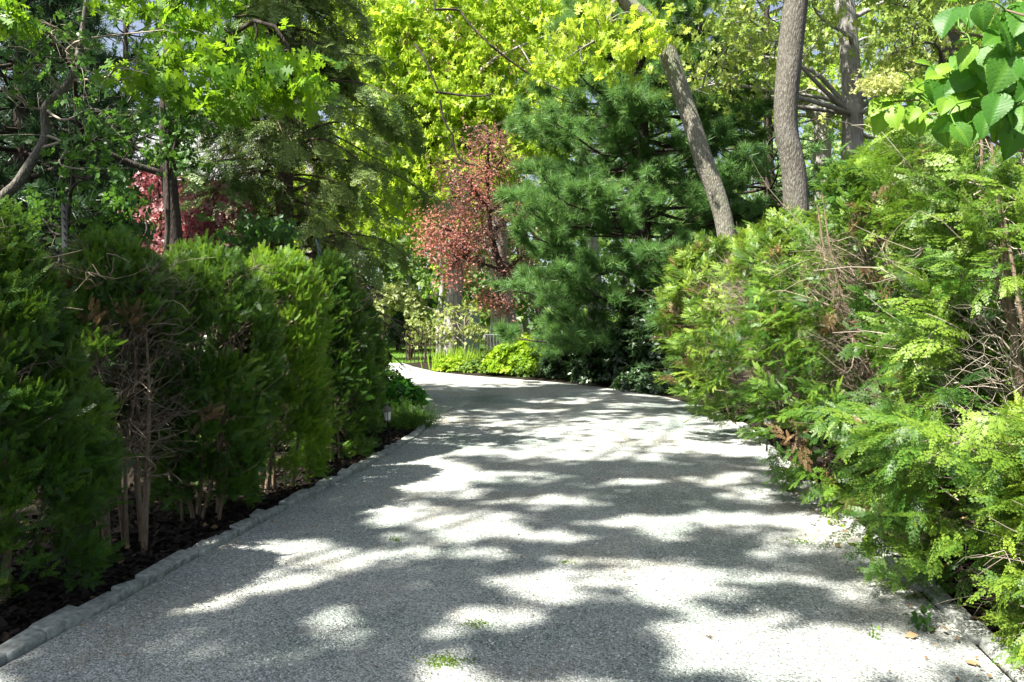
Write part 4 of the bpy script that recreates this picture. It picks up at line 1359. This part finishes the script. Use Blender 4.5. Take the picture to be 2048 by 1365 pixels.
c, _ = twigs(np.stack([np.where(rng.uniform(size=20) < .5, ax0, ax1), 31 + rng.normal(size=20) * .3, np.zeros(20)], 1), np.tile([0, 0, 1.], (20, 1)) + rng.normal(size=(20, 3)) * .1, 1.9, .014, .06, 6)
build('stems', c, M['stem'], t)
GRo = 'twiggy rose bushes round the iron trellis'
for k, (x0, x1, y0, y1, Y, bxp, lab) in enumerate([(825, 900, 640, 690, 29.5, 850, 'pinkish twiggy rose bush tangled over the iron trellis'),
                                                   (880, 960, 610, 690, 28.0, 930, 'tall pale leaved rose bush behind the iris blades')]):
    cs = rect(x0, x1, y0, y1, Y - .4, Y + .4, 26, 175 + k)
    b0 = W(bxp, 700, Y)
    broad_tree('rose_bush', lab, [(b0[0], Y, -.05), (b0[0], Y, .5), (b0[0] + .02, Y, 1.0)], [.04, .03, .015], cs, M['twig_pale'], M['pale_shrub'], LEAF_W, 12, .16, .09, 175 + k, GRo, 10, limb_r=.018, twig_n=5, start=(.1, 1), tsides=8, cat='shrub', tone0=.5)
# iron trellis panel
t = thing('iron_trellis', 'rusty iron trellis panel of thin vertical bars at the lawn edge', 'trellis', (W(845, 724, 29.2)[0], 29.2, 0))
for k, px in enumerate(np.linspace(813, 876, 9)):
    xx = W(px, 700, 29.2)[0]
    zt = 1.1 + .25 * math.sin(k / 8 * math.pi)
    build('bar', strips(np.array([[[xx, 29.2, -.03], [xx, 29.2, zt / 2], [xx, 29.2, zt]]]), np.full((1, 3), .014 if 0 < k < 8 else .02), 6), M['iron'], t)
xa, xb = W(813, 700, 29.2)[0], W(876, 700, 29.2)[0]
for zz in (.15, .62, 1.05):
    build('rail', strips(np.array([[[xa, 29.2, zz], [(xa + xb) / 2, 29.2, zz], [xb, 29.2, zz]]]), np.full((1, 3), .011), 6), M['iron'], t)
# grey iron fence beyond the bed
t = thing('iron_fence', 'low grey iron fence in front of the big grey trunk', 'fence', (W(1005, 700, 30.5)[0], 30.5, 0))
fx0, fx1 = W(968, 700, 30.5)[0], W(1045, 700, 30.5)[0]
for zz in (.35, .98):
    build('rail', strips(np.array([[[fx0, 30.5, zz], [(fx0 + fx1) / 2, 30.5, zz], [fx1, 30.5, zz]]]), np.full((1, 3), .018), 6), M['grey_iron'], t)
for xx in np.linspace(fx0, fx1, 13):
    build('bar', strips(np.array([[[xx, 30.5, .0], [xx, 30.5, .5], [xx, 30.5, .98]]]), np.full((1, 3), .010), 5), M['grey_iron'], t)
for px in (1008,):
    xx = W(px, 700, 30.5)[0]
    po = build('post', box_chunk((xx, 30.5, .6), (.09, .09, 1.2)), M['grey_iron'], t)
    build('finial', trunk_mesh([(xx, 30.5, 1.2), (xx, 30.5, 1.24), (xx, 30.5, 1.29), (xx, 30.5, 1.33)], [.03, .06, .05, .005], 10, 0), M['grey_iron'], po, True)
# pale green rounded screen
reseed(180)
t = thing('garden_screen', 'pale green upright screen with rounded corners behind the rose bushes', 'screen', (W(942, 700, 33)[0], 33, 0))
sx, sw, sh = W(942, 700, 33)[0], .70, 1.95
ol = [(-sw / 2, 0), (-sw / 2, sh - .15), (-sw / 2 + .05, sh - .04), (-sw / 2 + .15, sh), (sw / 2 - .15, sh), (sw / 2 - .05, sh - .04), (sw / 2, sh - .15), (sw / 2, 0)]
bm = bmesh.new()
f = bm.faces.new([bm.verts.new((x, 0, z)) for x, z in ol])
r_ = bmesh.ops.extrude_face_region(bm, geom=[f])
bmesh.ops.translate(bm, verts=[v for v in r_['geom'] if isinstance(v, bmesh.types.BMVert)], vec=(0, .12, 0))
bmesh.ops.recalc_face_normals(bm, faces=bm.faces[:])
bm_object('panel', bm, M['screen'], t)
fp = np.array([[(sx + x * 1.01, 32.98, z + .005) for x, z in ol]])
build('frame', strips(fp, np.full((1, len(ol)), .025), 6), M['white'], t)

# ------------------------------------------------------------------ fence posts
GF = 'fence posts standing behind the dark hedge'
for name, lab, top, bot, Y, w, m in [('fence_post', 'tall black metal post beside the nearest arborvitae', (128, 408), (138, 800), 6.6, .048, 'black'),
                                     ('fence_post', 'short black post tip poking up beside the spruce trunk', (513, 488), (514, 700), 9.2, .045, 'black'),
                                     ('fence_post', 'tilted dark green post rising above the sunlit arborvitae', (634, 478), (690, 800), 10.3, .05, 'green_post')]:
    a, b = W(*top, Y), W(*bot, Y)
    dd = (b - a) / (b - a)[2]
    b = a + dd * (-.2 - a[2])
    t = thing(name, lab, 'post', (b[0], Y, 0), GF)
    # a T-profile: flange, web and driving studs
    for nm, off, sx_, sy_ in (('flange', 0, w, .008), ('web', .018, .010, .030)):
        V = []
        for P in (b, a):
            for x, y in ((-1, -1), (1, -1), (1, 1), (-1, 1)):
                V.append(P + np.array([x * sx_ / 2, y * sy_ / 2 + off, 0]))
        build(nm, (np.array(V), np.array([[0, 1, 5, 4], [1, 2, 6, 5], [2, 3, 7, 6], [3, 0, 4, 7], [4, 5, 6, 7], [3, 2, 1, 0]]), np.full(6, .5)), M[m], t)
    hs = np.arange(.3, a[2], .06)
    build('studs', [box_chunk(b + (a - b) * ((z + .2) / (a[2] + .2)) + np.array([0, -.010, 0]), (.007, .008, .012)) for z in hs], M[m], t)


# ------------------------------------------------------------------ path lanterns
def lantern(base, label, tilt, rotz):
    t = thing('path_lantern', label, 'lantern', (base[0], base[1], 0), 'path lanterns at the driveway edge')

    def hexring(z, r):
        a = np.arange(6) / 6 * 2 * math.pi + math.pi / 6
        return np.stack([np.cos(a) * r, np.sin(a) * r, np.full(6, z)], 1)

    def loft(rings, caps=True):
        V = np.vstack(rings)
        Fq = []
        for k in range(len(rings) - 1):
            for j in range(6):
                Fq.append([k * 6 + j, k * 6 + (j + 1) % 6, (k + 1) * 6 + (j + 1) % 6, (k + 1) * 6 + j])
        Fq = np.array(Fq)
        out = [(V, Fq, np.full(len(Fq), .5))]
        if caps:
            for R_ in (rings[0], rings[-1]):
                out.append((R_, np.array([list(range(6))]), np.array([.5])))
        return out
    off = np.array([base[0], base[1], 0])
    mv = lambda chs: [(V + off, Fq, tn) for V, Fq, tn in chs]
    build('stake', mv([strips(np.array([[[0, 0, -.1], [0, 0, .15], [0, 0, .31]]]), np.full((1, 3), .010), 8)]), M['black'], t)
    build('lamp_base', mv(loft([hexring(.30, .012), hexring(.305, .04), hexring(.32, .048), hexring(.328, .044)])), M['bronze'], t)
    build('pane', mv(loft([hexring(.328, .040), hexring(.435, .058)])), M['glass'], t)
    bars = []
    a0, a1 = hexring(.325, .043), hexring(.437, .062)
    bars.append(strips(np.stack([a0, (a0 + a1) / 2, a1], 1), np.full((6, 3), .0045), 5))
    build('lamp_frame', mv(bars), M['bronze'], t)
    ro = build('lamp_roof', mv(loft([hexring(.435, .060), hexring(.436, .088), hexring(.446, .086), hexring(.47, .052), hexring(.50, .022), hexring(.505, .012)])), M['bronze'], t)
    build('finial', mv([trunk_mesh([(0, 0, .50), (0, 0, .515), (0, 0, .53), (0, 0, .545)], [.008, .016, .012, .002], 10, 0)]), M['bronze'], ro, True)
    t.rotation_euler = (tilt[0], tilt[1], rotz)


b = G(778, 893)
lantern((b[0], b[1]), 'weathered path lantern on a thin stake beside the kerb of the dark hedge', (.02, -.05), .2)
lantern((3.02, 9.45), 'path lantern buried in brown twigs of the rounded cedar', (0, .06), .5)

# ------------------------------------------------------------------ hydrangea shrub reaching in at the top
def big_leaf():
    rows, cols = 34, 6
    V, Fq, tn = [], [], []
    for i in range(rows + 1):
        y = i / rows
        w = .46 * (math.sin(math.pi * min(1, y ** .72)) ** .75) * (1 - .35 * y) + .002
        for j in range(-cols, cols + 1):
            x = j / cols
            ph = (y - .42 * abs(x) * .9) * 9.5
            z = .10 * abs(x) * w * 2 - .30 * (y - .3) ** 2 + .020 * math.sin(ph * 2 * math.pi) * min(1, abs(x) * 3)
            ser = 1 + .035 * math.sin(y * 95) * (abs(j) == cols)
            back = -.09 * math.exp(-(y / .10) ** 2) * abs(x) * 1.2
            V.append((x * w * ser, y + back - .02 * (abs(x) ** 2) * (y > .5), z))
    n = 2 * cols + 1
    for i in range(rows):
        for j in range(n - 1):
            Fq.append([i * n + j, i * n + j + 1, (i + 1) * n + j + 1, (i + 1) * n + j])
            xm = abs((j + .5) / cols - 1)
            ph = ((i + .5) / rows - .378 * xm) * 9.5
            tn.append(.16 if abs((ph + .5) % 1 - .5) < .16 or xm < .1 else -.03)
    return tpl(V, Fq, tn)


BIG = big_leaf()
reseed(190)
hb = np.array([2.45, 2.5, 0])
t = thing('hydrangea', 'climbing hydrangea reaching in with big veined heart shaped leaves', 'shrub', hb)
stemp = [hb + [0, 0, -.05], hb + [.0, 0, 1.3], hb + [-.15, 0, 2.1], hb + [-.4, .0, 2.55]]
build('stem', trunk_mesh(stemp, [.035, .03, .022, .012], 10, .05, 190), M['stem'], t, True)
ends = [(1760, 205, 2.55), (1830, 180, 2.5), (1900, 60, 2.35), (1960, 100, 2.4), (2010, 20, 2.3), (2040, 180, 2.3), (1930, 200, 2.45), (2090, 100, 2.3), (1980, 180, 2.5), (2060, 480, 2.3)]
e = np.array([W(*p) for p in ends])
s0 = path_at(np.array(stemp), rng.uniform(.6, 1, len(ends)))
s0[-1] = stemp[1]
c, BP = limbs(s0, e, .010, .003, .08, 8, 6, .05)
build('branches', c, M['stem'], t, True)
lf = [  # px, py, depth, dir x (screen), dir z, size, tone
    (1905, 20, 2.35, -.5, -.85, .13, .05), (1960, 10, 2.3, .2, -1, .13, .3), (2000, 40, 2.3, .25, -1, .14, .3), (1940, 15, 2.4, -.2, -1, .12, .25), (2030, 30, 2.35, -.5, -.9, .15, .35), (2046, 60, 2.3, .4, -1, .14, .25),
    (1985, 95, 2.35, -.35, -1, .14, .4), (2025, 110, 2.3, -.5, -.9, .15, .3), (1930, 105, 2.5, -.7, -.6, .11, .45), (1960, 125, 2.45, -1, -.35, .12, .3), (1905, 130, 2.5, -.8, -.5, .11, .75), (1945, 150, 2.4, -.9, -.55, .13, .2),
    (1990, 150, 2.4, -.8, -.6, .13, .25), (2035, 170, 2.35, -.9, -.5, .14, .3), (2000, 190, 2.3, -.4, -.9, .14, .2), (2046, 210, 2.3, -.3, -1, .15, .35), (1880, 150, 2.5, -1, -.3, .10, .8), (1850, 170, 2.5, -1, -.25, .10, .9),
    (1900, 175, 2.45, -.6, -.8, .13, .2), (1930, 195, 2.4, -.8, -.6, .13, .65), (1870, 215, 2.45, -.8, -.6, .12, .75), (1845, 195, 2.5, 1, -.45, .11, .95), (1800, 195, 2.55, -1, -.15, .12, 1.), (1775, 200, 2.55, -.8, -.6, .12, 1.),
    (1765, 225, 2.55, -.35, -1, .11, .95), (1790, 215, 2.5, -.1, -1, .10, .85), (1830, 215, 2.5, -.5, -.9, .10, .7), (1910, 225, 2.4, -.7, -.7, .13, .25), (1975, 225, 2.35, -.3, -1, .13, .25), (1960, 250, 2.4, -.6, -.8, .12, .3),
    (2015, 215, 2.3, .3, -1, .14, .2), (2046, 120, 2.25, .2, -1, .15, .25), (1860, 130, 2.55, -.9, .2, .08, .6), (1815, 170, 2.55, -.5, .5, .08, .8), (2044, 488, 2.3, .5, -1, .10, .75), (1975, 60, 2.45, .6, -.8, .12, .4), (1915, 0, 2.45, -1, .3, .12, .3),
    (2060, 10, 2.3, -.6, -.8, .15, .3), (2070, 160, 2.25, -.7, -.7, .15, .25), (2030, 250, 2.35, -.2, -1, .13, .2),
    (1855, 235, 2.5, -.4, -1, .09, .7), (1885, 245, 2.5, .1, -1, .10, .5), (1940, 235, 2.45, -.9, -.4, .10, .6), (1820, 235, 2.55, .3, -1, .08, .9), (1870, 190, 2.55, .5, -.8, .09, .8), (1990, 120, 2.5, -.6, -.8, .11, .5), (1920, 165, 2.55, .7, -.7, .10, .6),
    (2010, 150, 2.45, .6, -.7, .11, .5), (1955, 185, 2.5, .3, -1, .10, .45), (2020, 75, 2.45, -.8, .3, .11, .5), (1950, 80, 2.5, -1, -.1, .10, .6)]
for _ in range(34):
    u_, v_ = rng.uniform(0, 1), rng.uniform(0, 1)
    lf.append((1800 + 250 * u_ ** .7, (20 + 130 * (1 - u_)) + v_ * (235 - 120 * (1 - u_)), rng.uniform(2.3, 2.6), rng.uniform(-1, .5), rng.uniform(-1, -.3), rng.uniform(.075, .11), rng.uniform(.1, .75)))
P = np.array([W(x, y, Y) for x, y, Y, *_ in lf])
D = np.array([(dx, rng.uniform(-.5, .1), dz) for *_, dx, dz, s_, t_ in lf])
Nn = np.tile([-.25, -.75, .75], (len(lf), 1)) + rng.normal(size=(len(lf), 3)) * .38
S = np.array([q[5] for q in lf]) * rng.uniform(.60, .88, len(lf))
Tn = np.clip(np.array([q[6] for q in lf]) + .12, 0, 1)
near = np.argmin(np.linalg.norm(P[:, None] - BP.reshape(-1, 3)[None], axis=2), 1)
for k in range(len(lf)):
    lo_ = build('leaf', scatter(BIG, P[k:k + 1], D[k:k + 1], Nn[k:k + 1], S[k:k + 1], Tn[k:k + 1]), M['hydrangea'], t, True)
    build('stalk', limbs(BP.reshape(-1, 3)[near[k:k + 1]], P[k:k + 1], .003, .002, .1, 5, 5)[0], M['blade'], lo_)
n = 500
fc = W(1765, 172, 2.55)
q = fc + rng.normal(size=(n, 3)) * [.042, .035, .016]
build('flower_head', scatter(LEAF_W, q, rdir(n) + [0, 0, .6], rdir(n), rng.uniform(.006, .012, n), rng.uniform(0, 1, n)), M['flower'], t)

# ------------------------------------------------------------------ weeds and small things on the driveway
reseed(200)
for lab, px, py, s_, cnt, T, mt in [('upright weed sprouting by the kerb under the sunlit hedge, farther one', 1585, 985, .14, 26, LEAF_NARROW, 'cover'),
                                    ('upright weed sprouting by the kerb under the sunlit hedge, nearer one', 1668, 1050, .13, 22, LEAF_NARROW, 'cover'),
                                    ('leafy weed clump on the kerb below the pale fronds', 1738, 1112, .14, 40, LEAF, 'cover'),
                                    ('small weed at the driveway edge in the hedge shade', 1850, 1262, .10, 24, LEAF, 'oak_shade'),
                                    ('tiny weed in the gravel near the sunny patch', 1755, 1280, .05, 14, LEAF, 'cover')]:
    g = G(px, py)
    t = thing('weed', lab, 'weed', (g[0], g[1], 0), 'weeds along the sunny kerb')
    q = np.array([g[0], g[1], 0]) + rng.normal(size=(cnt, 3)) * [.03, .03, 0] + np.abs(rng.normal(size=(cnt, 3))) * [0, 0, s_ * .5]
    build('leaves', scatter(T, q, np.tile([0, 0, .8], (cnt, 1)) + rng.normal(size=(cnt, 3)) * .6, rdir(cnt), rng.uniform(.3, .6, cnt) * s_, rng.uniform(.2, .9, cnt)), M[mt], t)
    build('stem', twigs(np.tile([g[0], g[1], -.01], (4, 1)), np.tile([0, 0, 1.], (4, 1)) + rng.normal(size=(4, 3)) * .2, s_, .0022, .15, 4)[0], M['blade'], t)
for lab, px, py, r_, cnt in [('low green moss patch in the shaded gravel', 890, 1325, .055, 420), ('small moss patch beside the light spot', 952, 1250, .035, 140), ('faint moss patch at the sunny gravel edge', 1600, 1085, .06, 160), ('little moss patch in the middle of the gravel', 1133, 1127, .03, 80), ('scant moss patch in the bright upper gravel', 790, 1080, .03, 80)]:
    g = G(px, py)
    q = np.array([g[0], g[1], .002]) + rng.normal(size=(cnt, 3)) * [r_, r_ * .8, .001]
    o = thing('moss_patch', lab, 'moss', (g[0], g[1], 0), 'moss patches on the driveway')
    build('leaves', scatter(LEAF_NARROW, q, np.tile([0, 0, .5], (cnt, 1)) + rng.normal(size=(cnt, 3)), rdir(cnt), rng.uniform(.010, .022, cnt), rng.uniform(.2, .9, cnt)), M['cover'], o)
g = G(1418, 1278)
t = thing('dry_twig', 'little reddish dry sprig lying on the sunny gravel', 'twig', (g[0], g[1], 0))
build('needles', twigs(np.tile([g[0], g[1], .012], (16, 1)), rdir(16) * [1, 1, .12], rng.uniform(.03, .07, 16), .0012, .2, 3)[0], M['brownleaf'], t)

# ------------------------------------------------------------------ unseen tall oak beside the drive, crown shaped to dapple it
BRIGHT = [(1170, 878, 370, 46, 1), (880, 987, 80, 11, 1), (1010, 955, 120, 12, 1), (800, 1020, 85, 15, 1), (960, 1035, 80, 12, 1), (850, 1075, 70, 9, 1), (770, 1110, 80, 8, 1), (960, 1105, 60, 12, 1),
          (1080, 1000, 70, 10, 1), (1150, 1003, 60, 9, 1), (1340, 1048, 90, 15, 1), (1250, 1145, 150, 28, 1), (1440, 1165, 130, 26, 1), (1330, 1075, 60, 12, 1), (1640, 1320, 330, 62, 1), (1440, 1262, 150, 40, 1), (1000, 1232, 100, 17, 1),
          (860, 1268, 70, 12, 1), (1530, 990, 90, 13, 1), (1610, 1075, 90, 14, 1), (1500, 1045, 60, 10, 1), (1560, 1110, 80, 12, 1), (830, 737, 70, 16, 1), (1010, 775, 90, 4, 1), (1180, 778, 60, 3, 1), (900, 795, 60, 4, 1), (1120, 800, 90, 5, 1),
          (1010, 822, 80, 5, 1), (1280, 812, 80, 5, 1), (1390, 835, 80, 10, 1), (940, 905, 90, 8, 1), (1120, 1195, 80, 10, 1), (1700, 1200, 40, 8, 1), (1230, 1045, 60, 8, 1), (1430, 960, 70, 6, 1), (1260, 965, 60, 6, 1), (1740, 1170, 60, 8, 1), (520, 1320, 90, 12, 1),
          (700, 1280, 60, 9, 1), (400, 1290, 40, 6, 1), (980, 1150, 60, 9, 1)]
reseed(210)
n = 84000
gy = 1.6 + rng.uniform(0, 1, n) ** 1.3 * 22
gx = rng.uniform(-3.4, 4.6, n)
px = 1024 + gx / gy * F
py = YH + F * H / gy
m = np.ones(n, bool)
for cx_, cy_, rx_, ry_, _ in BRIGHT:
    Ye = F * H / (cy_ - YH)
    rx_ += .06 * F / Ye
    ry_ += .075 * F * H / Ye ** 2
    m &= (((px - cx_) / rx_) ** 2 + ((py - cy_) / ry_) ** 2 > rng.uniform(.62, 1.4, n)) | (rng.uniform(size=n) < (.05 if rx_ > 300 else .12))
gap = Noise(5, 3.3)(np.stack([gx, gy, np.zeros(n)], 1))
lk = np.interp(gy, KL[:14, 1], KL[:14, 0])
m &= gap < np.where(gx < lk + 1.7 - .05 * gy, 1.25, .92)
m &= (Noise(6, 6.0)(np.stack([gx, gy * .8, np.zeros(n)], 1)) < .58) | (gy < 3)
m &= gx < np.interp(gy, [0, 3.6, 6.9, 8.6, 11.8, 16, 30], [1.7, 2.0, 2.45, 2.65, 3.0, 3.4, 4.0]) + rng.normal(size=n) * .12
m &= gy < 19.2 + rng.normal(size=n) * .3
m &= rng.uniform(size=n) < .70
gx, gy = gx[m], gy[m]
n = len(gx)
lk = np.interp(gy, KL[:14, 1], KL[:14, 0])
hedge_sun = (gx < lk + .45) & (Noise(23, 1.7)(np.stack([gx, gy, np.zeros(n)], 1)) > -.15)
hedge_sun |= np.linalg.norm(np.stack([gx + 1.22, gy - 8.1], 1), axis=1) < .95
hedge_sun |= np.linalg.norm(np.stack([gx + .95, (gy - 9.9) / 1.6], 1), axis=1) < .45
hedge_sun |= np.linalg.norm(np.stack([gx + 1.55, (gy - 5.1)], 1), axis=1) < .6
hedge_sun |= np.linalg.norm(np.stack([gx + 1.35, (gy - 6.9)], 1), axis=1) < .35
gx, gy = gx[~hedge_sun], gy[~hedge_sun]
n = len(gx)
hgt = 13.5 + 1.6 * Noise(9, .8)(np.stack([gx, gy, np.zeros(n)], 1)) + rng.uniform(-.6, .6, n)
hgt = np.maximum(hgt, (1.56 + .40 * gy) / 1.168 + .7)
pos = np.stack([gx, gy, np.zeros(n)], 1) + TO_SUN[None] / TO_SUN[2] * hgt[:, None]  # leaves set along the sun rays to cast the wanted dapples
# leaves added to shade the hedge and the planting behind it
n2 = 26000
g2 = np.stack([rng.uniform(-14, -2.6, n2), rng.uniform(0, 13, n2), np.zeros(n2)], 1)
k = (Noise(15, 2.0)(g2) < .05) & (g2[:, 1] < 11 + rng.normal(size=n2))
g2 = g2[k]
h2 = 13.0 + 1.5 * Noise(9, .8)(g2) + rng.uniform(-.7, .7, len(g2))
# keep the top of the sunlit arborvitae open to the sun
op = np.linalg.norm(g2[:, :2] - np.array([-2.42, 8.15]) - AZ * -2.0 / math.tan(EL), axis=1) > .75
p2 = (g2 + TO_SUN[None] / TO_SUN[2] * h2[:, None])[op]
allp = np.vstack([pos, p2])
t = thing('shade_tree', 'unseen tall oak beside the drive with a crown shaped to shade it', 'tree', (-10.5, -3.0, 0))
tt = [(-10.5, -3.0, -.1), (-10.45, -3.0, 5.0), (-10.2, -2.8, 9.0), (-9.8, -2.5, 12.5)]
build('trunk', trunk_mesh(tt, [.5, .4, .33, .22], 20, .05, 210), M['bark'], t, True)
sel = allp[rng.integers(0, len(allp), 150)]
mains = allp[rng.integers(0, len(allp), 12)]
c1, MP = limbs(path_at(np.array(tt), rng.uniform(.72, 1, 12)), mains, .045, .015, .12, 9, 7, .04)
pts = MP.reshape(-1, 3)
nr_ = np.argmin(np.linalg.norm(sel[:, None] - pts[None], axis=2), 1)
c2, _ = limbs(pts[nr_], sel, .022, .006, .08, 6, 4)
build('branches', [c1, c2], M['bark'], t, True)
n = len(allp)
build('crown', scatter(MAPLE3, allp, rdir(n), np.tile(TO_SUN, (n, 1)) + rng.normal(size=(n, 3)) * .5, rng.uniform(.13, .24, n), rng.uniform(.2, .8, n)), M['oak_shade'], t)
